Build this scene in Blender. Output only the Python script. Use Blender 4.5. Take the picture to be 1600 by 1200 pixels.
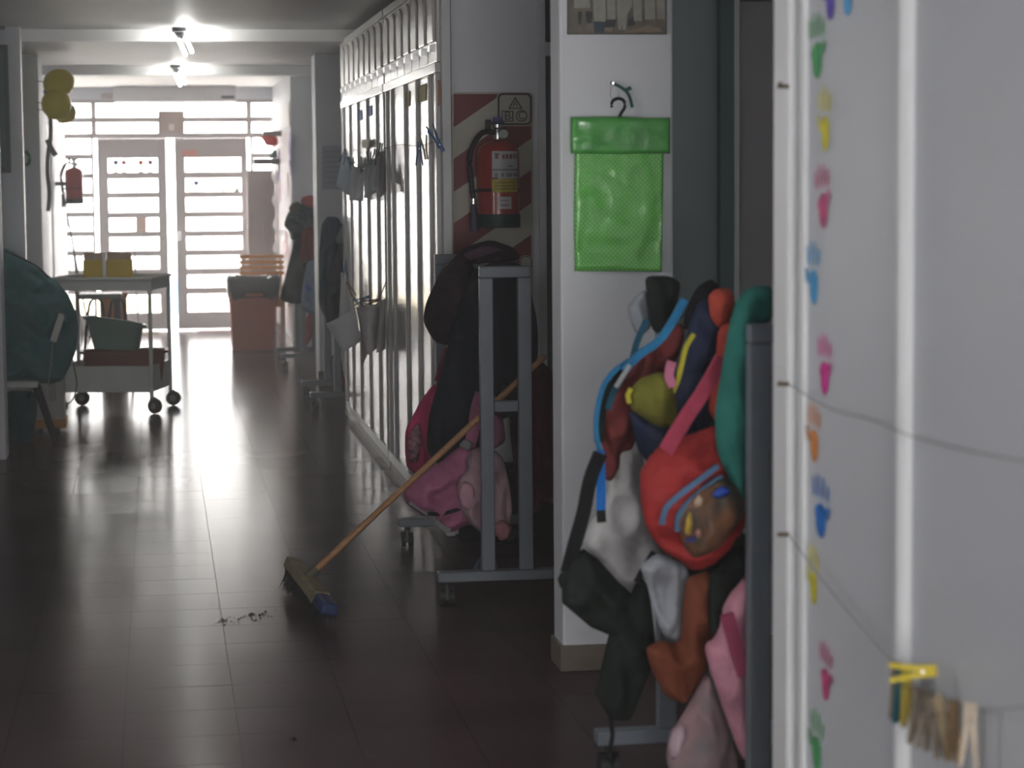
import bpy, bmesh, math, random
import numpy as np
from mathutils import Vector, Matrix, noise
from mathutils.geometry import delaunay_2d_cdt
random.seed(7)
for o in list(bpy.data.objects): bpy.data.objects.remove(o)
S = bpy.context.scene
COL = S.collection

# ------------------------------------------------------------------ camera
FPX, CH = 3600.0, 1.6                       # focal length in pixels of the 1600 px frame, eye height
_d = Vector((-(800-243)/FPX, (600-280)/FPX, -1.0)).normalized()      # corridor direction seen by the camera
_r = Vector((1.0, 0.022, 0.0)); _r.z = -(_r.x*_d.x + _r.y*_d.y)/_d.z; _r.normalize()
_u = _r.cross(_d)
MW = Matrix((_r, _d, _u))                   # camera axes -> world axes
cd = bpy.data.cameras.new('camera'); cam = bpy.data.objects.new('camera', cd); COL.objects.link(cam)
cam.matrix_world = Matrix.Translation((0, 0, CH)) @ MW.to_4x4()
cd.sensor_width = 36; cd.lens = FPX/1600*36; cd.clip_end = 300; cd.clip_start = 0.05
cd.dof.use_dof = True; cd.dof.focus_distance = 9.6; cd.dof.aperture_fstop = 4.4
S.camera = cam
# ------------------------------------------------------------------ sky and exposure
S.view_settings.view_transform = 'Standard'; S.view_settings.look = 'None'
S.view_settings.exposure = 1.18; S.view_settings.gamma = 1.0; S.view_settings.use_curve_mapping = False
W = bpy.data.worlds.new('World'); S.world = W; W.use_nodes = True
bg = W.node_tree.nodes['Background']; bg.inputs[0].default_value = (1.0, 0.97, 0.95, 1); bg.inputs[1].default_value = 10.0
LAMP = 42.0
def portal(loc, rot, sx, sy):
    l = bpy.data.lights.new('sky_portal', 'AREA'); l.shape = 'RECTANGLE'; l.size = sx; l.size_y = sy
    l.cycles.is_portal = True
    o = bpy.data.objects.new('sky_portal', l); o.location = loc; o.rotation_euler = rot; COL.objects.link(o)
portal((0.15, 24.85, 1.2), (-math.pi/2, 0, 0), 2.4, 2.5)
portal((-1.75, 5.0, 1.65), (0, -math.pi/2, 0), 0.58, 0.58)
portal((0.2, -4.1, 1.125), (math.pi/2, 0, 0), 1.5, 2.25)

# ------------------------------------------------------------------ pixel -> place
def ray(x, y): return MW @ Vector(((x-800)/FPX, (600-y)/FPX, -1.0))
EYE = Vector((0, 0, CH))
def P(x, y, Y): v = ray(x, y); return EYE + v*(Y/v.y)            # on a plane facing down the corridor
def PX(x, y, X): v = ray(x, y); return EYE + v*(X/v.x)           # on a corridor wall
def PF(x, y, z=0.0): v = ray(x, y); return EYE + v*((z-CH)/v.z)  # on the floor

# ------------------------------------------------------------------ materials
MATS = {}
def mat(name, col, rough=0.6, spec=0.4, var=0.08, vs=6.0, bump=0.0, bs=60.0, metal=0.0, coat=0.0, sheen=0.0, col2=None, rvar=0.0, stretch=None, world=False, detail=5):
    if name in MATS: return MATS[name]
    m = bpy.data.materials.new(name); m.use_nodes = True; nt = m.node_tree; b = nt.nodes['Principled BSDF']
    b.inputs['Roughness'].default_value = rough; b.inputs['Specular IOR Level'].default_value = spec
    b.inputs['Metallic'].default_value = metal; b.inputs['Coat Weight'].default_value = coat; b.inputs['Sheen Weight'].default_value = sheen
    tc = nt.nodes.new('ShaderNodeTexCoord')
    src = tc.outputs['Object']
    if world: src = nt.nodes.new('ShaderNodeNewGeometry').outputs['Position']
    if stretch:
        mp = nt.nodes.new('ShaderNodeMapping'); mp.inputs['Scale'].default_value = stretch
        nt.links.new(src, mp.inputs['Vector']); src = mp.outputs['Vector']
    n = nt.nodes.new('ShaderNodeTexNoise'); n.inputs['Scale'].default_value = vs; n.inputs['Detail'].default_value = detail
    nt.links.new(src, n.inputs['Vector'])
    cr = nt.nodes.new('ShaderNodeValToRGB')
    c2 = col2 if col2 else tuple(min(1, c*(1+var)) for c in col)
    c1 = col if col2 else tuple(c*(1-var) for c in col)
    cr.color_ramp.elements[0].position = 0.32; cr.color_ramp.elements[1].position = 0.68
    cr.color_ramp.elements[0].color = (*c1, 1); cr.color_ramp.elements[1].color = (*c2, 1)
    nt.links.new(n.outputs['Fac'], cr.inputs['Fac']); nt.links.new(cr.outputs['Color'], b.inputs['Base Color'])
    if rvar:
        mr = nt.nodes.new('ShaderNodeMapRange'); mr.inputs['To Min'].default_value = max(0, rough-rvar); mr.inputs['To Max'].default_value = rough+rvar
        nt.links.new(n.outputs['Fac'], mr.inputs['Value']); nt.links.new(mr.outputs['Result'], b.inputs['Roughness'])
    if bump:
        n2 = nt.nodes.new('ShaderNodeTexNoise'); n2.inputs['Scale'].default_value = bs; n2.inputs['Detail'].default_value = 3
        nt.links.new(src, n2.inputs['Vector'])
        bp = nt.nodes.new('ShaderNodeBump'); bp.inputs['Strength'].default_value = bump; bp.inputs['Distance'].default_value = 0.01
        nt.links.new(n2.outputs['Fac'], bp.inputs['Height']); nt.links.new(bp.outputs['Normal'], b.inputs['Normal'])
    MATS[name] = m; return m
def fabric(name, col, **k):
    k.setdefault('rough', 0.85); k.setdefault('spec', 0.2); k.setdefault('var', 0.18); k.setdefault('vs', 9); k.setdefault('bump', 0.5); k.setdefault('bs', 45)
    return mat(name, col, **k)
def glass():
    if 'glass' in MATS: return MATS['glass']
    m = bpy.data.materials.new('window_glass'); m.use_nodes = True; nt = m.node_tree
    for n in list(nt.nodes): nt.nodes.remove(n)
    out = nt.nodes.new('ShaderNodeOutputMaterial'); mx = nt.nodes.new('ShaderNodeMixShader')
    t = nt.nodes.new('ShaderNodeBsdfTransparent'); t.inputs[0].default_value = (0.96, 0.96, 0.95, 1)
    g = nt.nodes.new('ShaderNodeBsdfGlossy'); g.inputs['Roughness'].default_value = 0.03
    fr = nt.nodes.new('ShaderNodeFresnel'); fr.inputs['IOR'].default_value = 1.3
    nz = nt.nodes.new('ShaderNodeTexNoise'); nz.inputs['Scale'].default_value = 3
    nt.links.new(fr.outputs[0], mx.inputs[0]); nt.links.new(t.outputs[0], mx.inputs[1]); nt.links.new(g.outputs[0], mx.inputs[2]); nt.links.new(mx.outputs[0], out.inputs[0])
    MATS['glass'] = m; return m
def emit(name, col, st):
    m = bpy.data.materials.new(name); m.use_nodes = True; b = m.node_tree.nodes['Principled BSDF']
    b.inputs['Base Color'].default_value = (*col, 1); b.inputs['Emission Color'].default_value = (*col, 1); b.inputs['Emission Strength'].default_value = st
    MATS[name] = m; return m
def dotted(name, c1, c2, scale):
    m = mat(name, c1, rough=0.25, spec=0.55, var=0.12, vs=14, bump=0.25, bs=22, coat=0.3); nt = m.node_tree; b = nt.nodes['Principled BSDF']
    base = b.inputs['Base Color'].links[0].from_socket
    tc = nt.nodes.new('ShaderNodeTexCoord'); mp = nt.nodes.new('ShaderNodeMapping'); mp.inputs['Rotation'].default_value = (0, math.radians(45), 0); mp.inputs['Scale'].default_value = (scale,)*3
    sp = nt.nodes.new('ShaderNodeSeparateXYZ'); nt.links.new(tc.outputs['Object'], mp.inputs[0]); nt.links.new(mp.outputs[0], sp.inputs[0])
    acc = []
    for ax in ('X', 'Z'):
        f = nt.nodes.new('ShaderNodeMath'); f.operation = 'FRACT'; nt.links.new(sp.outputs[ax], f.inputs[0])
        s = nt.nodes.new('ShaderNodeMath'); s.operation = 'SUBTRACT'; s.inputs[1].default_value = 0.5; nt.links.new(f.outputs[0], s.inputs[0])
        q = nt.nodes.new('ShaderNodeMath'); q.operation = 'POWER'; q.inputs[1].default_value = 2; nt.links.new(s.outputs[0], q.inputs[0]); acc.append(q)
    ad = nt.nodes.new('ShaderNodeMath'); ad.operation = 'ADD'; nt.links.new(acc[0].outputs[0], ad.inputs[0]); nt.links.new(acc[1].outputs[0], ad.inputs[1])
    lt = nt.nodes.new('ShaderNodeMath'); lt.operation = 'LESS_THAN'; lt.inputs[1].default_value = 0.05; nt.links.new(ad.outputs[0], lt.inputs[0])
    mx = nt.nodes.new('ShaderNodeMixRGB'); mx.inputs[2].default_value = (*c2, 1); nt.links.new(lt.outputs[0], mx.inputs[0]); nt.links.new(base, mx.inputs[1]); nt.links.new(mx.outputs[0], b.inputs['Base Color'])
    return m

WALL = mat('wall_paint', (0.80, 0.825, 0.87), 0.55, 0.35, 0.03, 2.0, 0.05, 40)
TEALW = mat('grey_green_paint', (0.36, 0.42, 0.42), 0.5, 0.4, 0.05, 2.0, 0.04, 40)
TEALD = mat('dark_green_grey_paint', (0.13, 0.19, 0.20), 0.45, 0.4, 0.06, 3.0)
CEIL = mat('ceiling_paint', (0.86, 0.85, 0.85), 0.5, 0.5, 0.04, 1.2, 0.04, 10)
SKIRT = mat('brown_skirting_tile', (0.20, 0.165, 0.13), 0.4, 0.4, 0.2, 12)
TINT = (1.0, 0.90, 0.89, 1)
GROUT = mat('dark_grout', (0.03, 0.024, 0.024), 0.8, 0.0)
TILE = mat('polished_floor_tile', (0.100, 0.066, 0.066), 0.185, 0.010, 0.16, 1.6, 0.0, 3.0, rvar=0.02, detail=1, world=True)
TILE.node_tree.nodes['Principled BSDF'].inputs['Specular Tint'].default_value = TINT
ENAM = mat('white_enamel', (0.80, 0.79, 0.77), 0.22, 0.5, 0.03, 3.0, 0.04, 5)
ENAMP = mat('worn_white_enamel', (0.80, 0.78, 0.76), 0.20, 0.5, 0.05, 4.0, 0.03, 5, stretch=(1, 3, 0.6))
STILE = mat('grey_white_stile', (0.62, 0.62, 0.61), 0.35, 0.45, 0.06, 5)
BOARDW = mat('white_painted_board', (0.63, 0.66, 0.695), 0.4, 0.4, 0.04, 1.5, 0.03, 8)
WTRIM = mat('white_trim', (0.82, 0.84, 0.85), 0.4, 0.4, 0.03)
DOORP = mat('grey_door_paint', (0.50, 0.46, 0.45), 0.45, 0.4, 0.05, 4)
RACKM = mat('grey_rack_steel', (0.16, 0.185, 0.215), 0.38, 0.5, 0.08, 12)
BLACK = mat('black_rubber', (0.02, 0.02, 0.022), 0.5, 0.4, 0.2, 20)
CHROME = mat('bright_metal', (0.65, 0.65, 0.66), 0.25, 0.5, 0.05, 10, metal=1.0)
DARKM = mat('dark_metal', (0.06, 0.06, 0.065), 0.35, 0.5, 0.1, 10, metal=0.6)

# ------------------------------------------------------------------ mesh helpers
ORG = {}
class MB:
    def __init__(s): s.v = []; s.f = []
    def add(s, vs, fs):
        b = len(s.v); s.v += [Vector(v) for v in vs]; s.f += [tuple(b+i for i in f) for f in fs]; return s
    def box(s, x0, x1, y0, y1, z0, z1, M=None):
        vs = [(x0,y0,z0),(x1,y0,z0),(x1,y1,z0),(x0,y1,z0),(x0,y0,z1),(x1,y0,z1),(x1,y1,z1),(x0,y1,z1)]
        if M: vs = [M @ Vector(v) for v in vs]
        return s.add(vs, [(0,3,2,1),(4,5,6,7),(0,1,5,4),(1,2,6,5),(2,3,7,6),(3,0,4,7)])
    def tube(s, pts, r, n=8, cap=True):
        pts = [Vector(p) for p in pts]; rs = r if isinstance(r, (list, tuple)) else [r]*len(pts)
        vs = []; t0 = (pts[1]-pts[0]).normalized(); up = Vector((0,0,1)) if abs(t0.z) < 0.9 else Vector((1,0,0))
        for i, p in enumerate(pts):
            t = (pts[min(i+1, len(pts)-1)] - pts[max(i-1, 0)]).normalized()
            a = t.cross(up)
            if a.length < 1e-4: a = t.cross(Vector((0.3, 1, 0.2)))
            a.normalize(); b = t.cross(a); up = -b if False else up
            for k in range(n):
                q = 2*math.pi*k/n; vs.append(p + a*(rs[i]*math.cos(q)) + b*(rs[i]*math.sin(q)))
        fs = []
        for i in range(len(pts)-1):
            for k in range(n): fs.append((i*n+k, i*n+(k+1) % n, (i+1)*n+(k+1) % n, (i+1)*n+k))
        if cap: fs.append(tuple(range(n))[::-1]); fs.append(tuple((len(pts)-1)*n+k for k in range(n)))
        return s.add(vs, fs)
    def lathe(s, c, prof, n=24, axis='z'):
        c = Vector(c); vs = []
        for r, h in prof:
            for k in range(n):
                q = 2*math.pi*k/n; a, b = r*math.cos(q), r*math.sin(q)
                vs.append(c + (Vector((a, b, h)) if axis == 'z' else Vector((h, a, b)) if axis == 'x' else Vector((a, h, b))))
        fs = [(i*n+k, i*n+(k+1) % n, (i+1)*n+(k+1) % n, (i+1)*n+k) for i in range(len(prof)-1) for k in range(n)]
        fs.append(tuple(range(n))[::-1]); fs.append(tuple((len(prof)-1)*n+k for k in range(n)))
        return s.add(vs, fs)
    def prism(s, pts, off):                       # flat polygon pts (3-D) extruded by off
        n = len(pts); pts = [Vector(p) for p in pts]; off = Vector(off)
        return s.add(pts+[p+off for p in pts], [tuple(range(n))[::-1], tuple(range(n, 2*n))]+[(i, (i+1) % n, n+(i+1) % n, n+i) for i in range(n)])
    def ribbon(s, pts, w, t, side=Vector((0,1,0))):  # strap: width across the run, thickness along side
        pts = [Vector(p) for p in pts]; vs = []
        for i, p in enumerate(pts):
            d = (pts[min(i+1, len(pts)-1)]-pts[max(i-1, 0)]).normalized(); a = d.cross(side).normalized()*w/2; b = side*(t/2)
            vs += [p-a-b, p+a-b, p+a+b, p-a+b]
        fs = [(i*4+k, i*4+(k+1) % 4, i*4+4+(k+1) % 4, i*4+4+k) for i in range(len(pts)-1) for k in range(4)]
        fs += [(3,2,1,0), tuple(len(vs)-4+k for k in range(4))]
        return s.add(vs, fs)
def obj(name, mb, m, parent=None, smooth=False, bevel=0, kind=None, label=None, cat=None, group=None, origin=None, solid=0, sub=0):
    if parent is not None: org = ORG[parent.name]
    elif origin is not None: org = Vector(origin)
    else:
        xs = [v.x for v in mb.v]; ys = [v.y for v in mb.v]; zs = [v.z for v in mb.v]
        org = Vector(((min(xs)+max(xs))/2, (min(ys)+max(ys))/2, min(zs)))
    me = bpy.data.meshes.new(name); me.from_pydata([v-org for v in mb.v], [], mb.f); me.validate(); me.update()
    bm = bmesh.new(); bm.from_mesh(me); bmesh.ops.recalc_face_normals(bm, faces=bm.faces); bm.to_mesh(me); bm.free()
    if smooth:
        me.polygons.foreach_set('use_smooth', [True]*len(me.polygons))
        if smooth != 'all': me.set_sharp_from_angle(angle=math.radians(40))
    me.materials.append(m)
    o = bpy.data.objects.new(name, me); COL.objects.link(o); ORG[o.name] = org
    if parent is not None: o.parent = parent
    else: o.location = org
    if bevel:
        b = o.modifiers.new('bevel', 'BEVEL'); b.width = bevel; b.segments = 2; b.limit_method = 'ANGLE'
    if solid:
        b = o.modifiers.new('thickness', 'SOLIDIFY'); b.thickness = solid; b.offset = 0
    if sub:
        b = o.modifiers.new('smooth', 'SUBSURF'); b.levels = sub; b.render_levels = sub
    tag(o, label, cat, group, kind); return o
def tag(o, label=None, cat=None, group=None, kind=None):
    if label: o['label'] = label
    if cat: o['category'] = cat
    if group: o['group'] = group
    if kind: o['kind'] = kind
    return o
def thing(name, loc, label=None, cat=None, group=None, kind=None):
    o = bpy.data.objects.new(name, None); COL.objects.link(o); o.location = loc; ORG[o.name] = Vector(loc); o.empty_display_size = 0.1
    return tag(o, label, cat, group, kind)
def struct(name, mb, m, **k): return obj(name, mb, m, kind='structure', **k)
def box(*a): return MB().box(*a)
def crom(pts, step, closed=True):
    pts = [Vector(p) for p in pts]; n = len(pts); out = []
    rng = range(n) if closed else range(n-1)
    for i in rng:
        g = (lambda k: pts[k % n]) if closed else (lambda k: pts[max(0, min(n-1, k))])
        p0, p1, p2, p3 = g(i-1), g(i), g(i+1), g(i+2); m = max(1, int(round((p2-p1).length/step)))
        for j in range(m):
            t = j/m; out.append(0.5*((2*p1)+(p2-p0)*t+(2*p0-5*p1+4*p2-p3)*t*t+(3*p1-p0-3*p2+p3)*t**3))
    if not closed: out.append(pts[-1])
    return out
def soft(px, Y, t, seed=0, fold=0.012, fx=14, fz=4, kx=0.0, kz=0.0, round_=True, bulge=1.05, grow=1.03):
    """a padded, folded cloth body of real thickness: outline in pixels on the plane at depth Y"""
    w = [P(x, y, Y) for x, y in px]; poly = [Vector((p.x, p.z)) for p in w]
    xs = [p.x for p in poly]; zs = [p.y for p in poly]; g = max(0.009, max(max(xs)-min(xs), max(zs)-min(zs))/46)
    if round_:
        c0 = sum(poly, Vector((0, 0)))/len(poly); poly = [c0+(p-c0)*grow for p in poly]
        for _ in range(2): poly = [q for a, b in zip(poly, poly[1:]+poly[:1]) for q in (a*0.84+b*0.16, a*0.16+b*0.84)]
        out = []
        for a, b in zip(poly, poly[1:]+poly[:1]):
            m = max(1, int(round((b-a).length/g))); out += [a.lerp(b, k/m) for k in range(m)]
        poly = [p for k, p in enumerate(out) if (p-out[k-1]).length > g*0.2]
    B = np.array([[p.x, p.y] for p in poly]); B2 = np.roll(B, -1, 0)
    def inside(q):
        c = ((B[:,1] > q[1]) != (B2[:,1] > q[1]))
        with np.errstate(divide='ignore', invalid='ignore'):
            xi = (B2[:,0]-B[:,0])*(q[1]-B[:,1])/(B2[:,1]-B[:,1])+B[:,0]
        return np.count_nonzero(c & (q[0] < xi)) % 2 == 1
    def dist(q):
        e = B2-B; l = (e*e).sum(1)+1e-12; s = np.clip(((q-B)*e).sum(1)/l, 0, 1); d = q-(B+e*s[:,None]); return math.sqrt((d*d).sum(1).min())
    pts = list(poly); j = 0; z = min(zs)
    while z < max(zs):
        x = min(xs)+(g/2 if j % 2 else 0)
        while x < max(xs):
            q = np.array([x, z])
            if inside(q) and dist(q) > g*0.45: pts.append(Vector((x, z)))
            x += g
        z += g*0.87; j += 1
    n0 = len(poly)
    vo, eo, fo, *_ = delaunay_2d_cdt(pts, [(i, (i+1) % n0) for i in range(n0)], [], 1, 1e-5)
    cx = sum(xs)/len(xs); cz = sum(zs)/len(zs); F = []; Bk = []; mb = MB(); idx = {}
    for i, p in enumerate(vo):
        d = dist(np.array([p.x, p.y])); R = t*bulge; q = min(d/R, 1); h = t*math.sqrt(max(0, 1-(1-q)**2)); y0 = Y+kx*(p.x-cx)+kz*(p.y-cz)
        nz = noise.noise(Vector((p.x*fx, p.y*fz, seed*3.7)))+0.5*noise.noise(Vector((p.x*fx*2.3+p.y*5, p.y*fz*2.6, seed*1.9+9)))
        n3 = noise.noise(Vector((p.x*fx*1.1+p.y*3, p.y*fz*2.2-p.x*4, seed*2.3+4))); nz += 1.1*(0.35-abs(n3)*1.6)
        k = min(1, d/(g*2)); h2 = max(0.002, h+fold*nz*2.4) if d > g*0.3 else 0
        if d < 1e-4: mb.v.append(Vector((p.x, y0, p.y))); F.append(len(mb.v)-1); Bk.append(len(mb.v)-1)
        else:
            mb.v.append(Vector((p.x, y0-h2*k-h*(1-k), p.y))); F.append(len(mb.v)-1)
            mb.v.append(Vector((p.x, y0+h, p.y))); Bk.append(len(mb.v)-1)
    for f in fo:
        mb.f.append(tuple(F[i] for i in f)); mb.f.append(tuple(Bk[i] for i in reversed(f)))
    return mb
def garment(name, px, Y, t, m, label=None, cat=None, parent=None, group=None, **k):
    return obj(name, soft(px, Y, t, **k), m, parent=parent, smooth='all', label=label, cat=cat, group=group)
def strap(name, px, Y, w, t, m, parent=None, side=Vector((0,1,0)), label=None, cat=None):
    Ys = Y if isinstance(Y, (list, tuple)) else [Y]*len(px)
    pts = crom([P(x, y, yy) for (x, y), yy in zip(px, Ys)], 0.02, closed=False)
    return obj(name, MB().ribbon(pts, w, t, side), m, parent=parent, smooth=True, label=label, cat=cat)

# ================================================================== THE SHELL
XR, XL, YD, HC = 1.24, -0.90, 24.70, 2.56
# floor: grout bed with individually set tiles
fl = struct('floor', box(-1.8, 2.9, -4.0, YD+0.1, -0.08, -0.004), GROUT)
TS = 0.33; X0 = PF(338, 909).x - 5*TS; Y0 = 5.6
tm = MB(); h = TS/2-0.0009
tm.box(-h, h, -h, h, -0.004, 0.0); tme = bpy.data.meshes.new('tile'); tme.from_pydata(tm.v, [], tm.f); tme.materials.append(TILE)
rest = MB(); cnt = 0
for j in range(-30, 60):
    y = Y0+TS/2+j*TS
    if y > YD or y < -4: continue
    for i in range(0, 15):
        x = X0+TS/2+i*TS
        if x < -1.8+TS/2 or x > 2.9-TS/2: continue
        ax, ay = random.gauss(0, 0.0007), random.gauss(0, 0.0006)
        M = Matrix.Translation((x, y, -0.0006)) @ Matrix.Rotation(ax, 4, 'X') @ Matrix.Rotation(ay, 4, 'Y')
        if -0.95 < x < XR and y > Y0 and cnt < 298:
            o = bpy.data.objects.new('tile', tme); COL.objects.link(o); o.parent = fl
            o.matrix_local = Matrix.Translation(-ORG['floor']) @ M; cnt += 1
        else: rest.box(-h, h, -h, h, -0.006, 0.0, M)
obj('tile_field', rest, TILE, parent=fl, kind='stuff')
# ceiling with two shallow beams
cl = struct('ceiling', box(-1.8, 2.9, -4.0, YD+0.1, HC, HC+0.12), CEIL)
BEAMS = (15.15, 20.0)
for y in BEAMS: obj('beam', box(-1.75, 2.6, y, y+0.35, HC-0.075, HC), CEIL, parent=cl)
# right side ------------------------------------------------------
struct('wall_right', box(XR, 2.9, 21.36, YD, 0, HC), WALL)
def column(name, y0, y1, x0, x1, m=WALL):
    o = struct(name, box(x0, x1, y0, y1, 0.0, HC), m, bevel=0.008)
    return o
column('wall_column_1', 7.25, 7.42, 1.272, 1.64)
column('wall_column_2', 18.03, 18.45, XR, 2.9)
sk = MB().box(1.262, 1.652, 7.238, 7.432, 0, 0.085); struct('baseboard_1', sk, SKIRT, bevel=0.004)
struct('baseboard_2', box(XR-0.012, 2.9, 18.015, 18.02, 0.0, 0.09), SKIRT)
struct('baseboard_3', box(XR-0.012, XR-0.001, 21.36, YD, 0.0, 0.09), SKIRT)
struct('wall_outer_right', box(2.9, 3.0, -4.0, YD, 0, HC), WALL)
struct('wall_alcove_1', box(XR+0.06, 1.685, 10.17, 10.27, 0, HC), WALL)
struct('wall_alcove_2', box(XR, 2.9, 15.48, 15.55, 0, HC), WALL)
struct('wall_alcove_3', box(1.9, 2.0, 15.55, 21.36, 0, HC), WALL)
# the narrow glazed door right of the extinguisher wall
d2 = thing('door_3', (2.1, 10.2, 0), kind='structure')
obj('door_frame', MB().box(1.685, 1.715, 10.13, 10.27, 0, HC).box(1.715, 2.9, 10.14, 10.26, 2.13, 2.19).box(2.86, 2.9, 10.14, 10.26, 0, HC), WTRIM, d2)
obj('door_leaf', box(1.717, 2.84, 10.19, 10.23, 0.005, 2.128), TEALD, d2)
obj('pane', box(1.717, 2.855, 10.2, 10.21, 2.192, HC), TEALD, d2)
# alcove behind the nearest rack: grey-green wall, frame and half open door
struct('wall_alcove_4', box(1.64, 1.875, 7.62, 7.70, 0, HC), TEALW)
d4 = thing('door_4', (2.2, 7.6, 0), kind='structure')
obj('door_frame', MB().box(1.875, 1.922, 7.57, 7.72, 0, 2.24).box(1.875, 2.9, 7.57, 7.72, 2.24, 2.34), TEALD, d4)
obj('gap_light_strip', MB().box(1.925, 1.945, 7.59, 7.74, 0, 2.2), WTRIM, d4)  # white strip standing in for the light seen through the door gap
obj('door_leaf', box(1.952, 2.85, 7.64, 7.68, 0.01, 2.18), mat('grey_mauve_door', (0.42, 0.40, 0.42), 0.45, 0.4, 0.04), d4)
obj('lintel', box(1.952, 2.86, 7.66, 7.74, 2.19, 2.24), WTRIM, d4)
struct('wall_alcove_5', box(1.64, 2.9, 7.62, 7.70, 2.345, HC), TEALW)
struct('wall_alcove_6', box(2.62, 2.72, 4.2, 7.56, 0, HC), TEALW)
# left side -------------------------------------------------------
def wl(name, *a): return struct(name, box(*a), WALL)
wl('wall_left_pier_1', -1.8, -0.885, 13.46, 13.72, 0, HC)
wl('wall_left_niche', -1.8, -1.40, 13.72, 14.9, 0, HC)
wl('wall_left_pier_2', -1.8, -0.835, 14.9, 15.02, 0, HC)
struct('trim_1', box(-0.845, -0.822, 14.88, 15.03, 0, HC), WTRIM)
wl('wall_left_bay', -1.8, -1.0, 15.02, 18.2, 0, HC)
wl('wall_left_pier_3', -1.8, -0.875, 18.2, 18.7, 0, HC)
wl('wall_left_bay_2', -1.8, -0.93, 18.7, 20.6, 0, HC)
struct('door_5', box(-1.1, -0.945, 20.62, 21.48, 0, 2.1), TEALD)
wl('wall_left_lintel', -1.8, -0.93, 20.6, 21.5, 2.1, HC)
wl('wall_left_end', -1.8, -0.93, 21.5, YD, 0, HC)
# unseen near part of the corridor: left wall and back wall, with openings added for fill light
struct('wall_left', MB().box(-1.8, -1.7, 5.29, 13.46, 0, HC).box(-1.8, -1.7, -4, 4.71, 0, HC).box(-1.8, -1.7, 4.71, 5.29, 0, 1.36).box(-1.8, -1.7, 4.71, 5.29, 1.94, HC), WALL)
wn = thing('fill_window', (-1.75, 5.0, 1.4), kind='structure')  # unseen window added to let daylight onto the near panel
obj('window_frame', MB().box(-1.78, -1.72, 4.71, 4.735, 1.36, 1.94).box(-1.78, -1.72, 5.265, 5.29, 1.36, 1.94).box(-1.78, -1.72, 4.735, 5.265, 1.36, 1.385).box(-1.78, -1.72, 4.735, 5.265, 1.915, 1.94), WTRIM, wn)
struct('wall_back', MB().box(-1.8, -0.55, -4.1, -4, 0, HC).box(0.95, 2.9, -4.1, -4, 0, HC).box(-0.55, 0.95, -4.1, -4, 2.25, HC), WALL)  # doorway hole behind the viewer added and sized as fill light

# ------------------------------------------------------------------ the glazed entrance at the far end
GL = glass(); YG = YD
def gx(px): return P(px, 350, YG).x
def gz(py): return P(260, py, YG).z
zT, zH = gz(161), gz(213)
xm0, xm1, xm2, xm3 = gx(146), gx(154), gx(388), gx(396)
xL, xRt = XL-0.05, XR+0.02
bars = lambda: None
wt = thing('window_1', (0.15, YG, zH), kind='structure')
obj('window_frame', MB().box(xL, xRt, YG, YG+0.06, zT, zT+0.035).box(xL, xRt, YG-0.01, YG+0.07, zH-0.02, zH+0.035).box(xm0, xm1, YG-0.005, YG+0.065, zH, zT).box(xm2, xm3, YG-0.005, YG+0.065, zH, zT), DOORP, wt)
zb = gz(187)
for a, b in ((xL, xm0), (xm1, xm2), (xm3, xRt)):
    obj('bar', box(a, b, YG+0.005, YG+0.045, zb-0.028, zb+0.028), DOORP, wt)
    for c, d in ((zH+0.035, zb-0.014), (zb+0.014, zT)): obj('pane', box(a, b, YG+0.022, YG+0.027, c, d), GL, wt)
struct('wall_far_lintel', box(XL-0.9, XR+1.6, YG, YG+0.12, zT+0.035, HC), WALL)
PANES = [(247,271),(277,302),(307,333),(338,363),(368,393),(398,422),(428,452),(458,488)]
def sidelight(name, a, b, rows):
    w = thing(name, ((a+b)/2, YG, 0), kind='structure')
    obj('window_frame', MB().box(a, b, YG-0.005, YG+0.065, 0, gz(490)).box(a, a+0.03, YG, YG+0.06, 0, zH-0.02).box(b-0.03, b, YG, YG+0.06, 0, zH-0.02), DOORP, w)
    zz = [gz(y) for y in rows]
    for q in zz[1:-1]: obj('bar', box(a+0.03, b-0.03, YG+0.005, YG+0.045, q-0.028, q+0.028), DOORP, w)
    for q, q2 in zip(zz[:-1], zz[1:]): obj('pane', box(a+0.03, b-0.03, YG+0.022, YG+0.027, q2+0.012, q-0.012), GL, w)
sidelight('window_2', xL, xm0+0.02, [214, 244, 274, 304, 334, 364, 394, 424, 454, 490])
sidelight('window_4', xm3-0.02, xRt, [214, 244, 274, 304, 334, 364, 394, 424, 454, 490])
def leaf(name, a, b, ga, gb, hinge):
    r = thing(name, ((a+b)/2, YG, 0), kind='structure'); y0, y1 = YG-0.03, YG+0.015
    ztop = zH-0.022; zbm = 0.012
    obj('door_frame', MB().box(a, ga, y0, y1, zbm, ztop).box(gb, b, y0, y1, zbm, ztop).box(ga, gb, y0, y1, gz(247), ztop).box(ga, gb, y0, y1, zbm, gz(488)), DOORP, r, bevel=0.004)
    for (t0, b0), (t1, b1) in zip(PANES[:-1], PANES[1:]): obj('bar', box(ga, gb, y0+0.005, y1-0.005, gz(t1)-0.014, gz(b0)+0.014), DOORP, r)
    for t0, b0 in PANES: obj('pane', box(ga, gb, YG-0.008, YG-0.003, gz(b0), gz(t0)), GL, r)
    return r
dl = leaf('door_1', xm1+0.005, gx(262), gx(171), gx(248), 'l')
dr = leaf('door_2', gx(275), xm2-0.003, gx(291), gx(378), 'r')
obj('handle', MB().tube([(gx(255), YG-0.03, 0.98), (gx(255), YG-0.07, 0.98), (gx(250), YG-0.07, 0.98)], 0.009), CHROME, dl)
obj('bolt_box', box(gx(280)-0.02, gx(280)+0.02, YG-0.045, YG-0.03, 0.95, 1.05), CHROME, dr)
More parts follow.
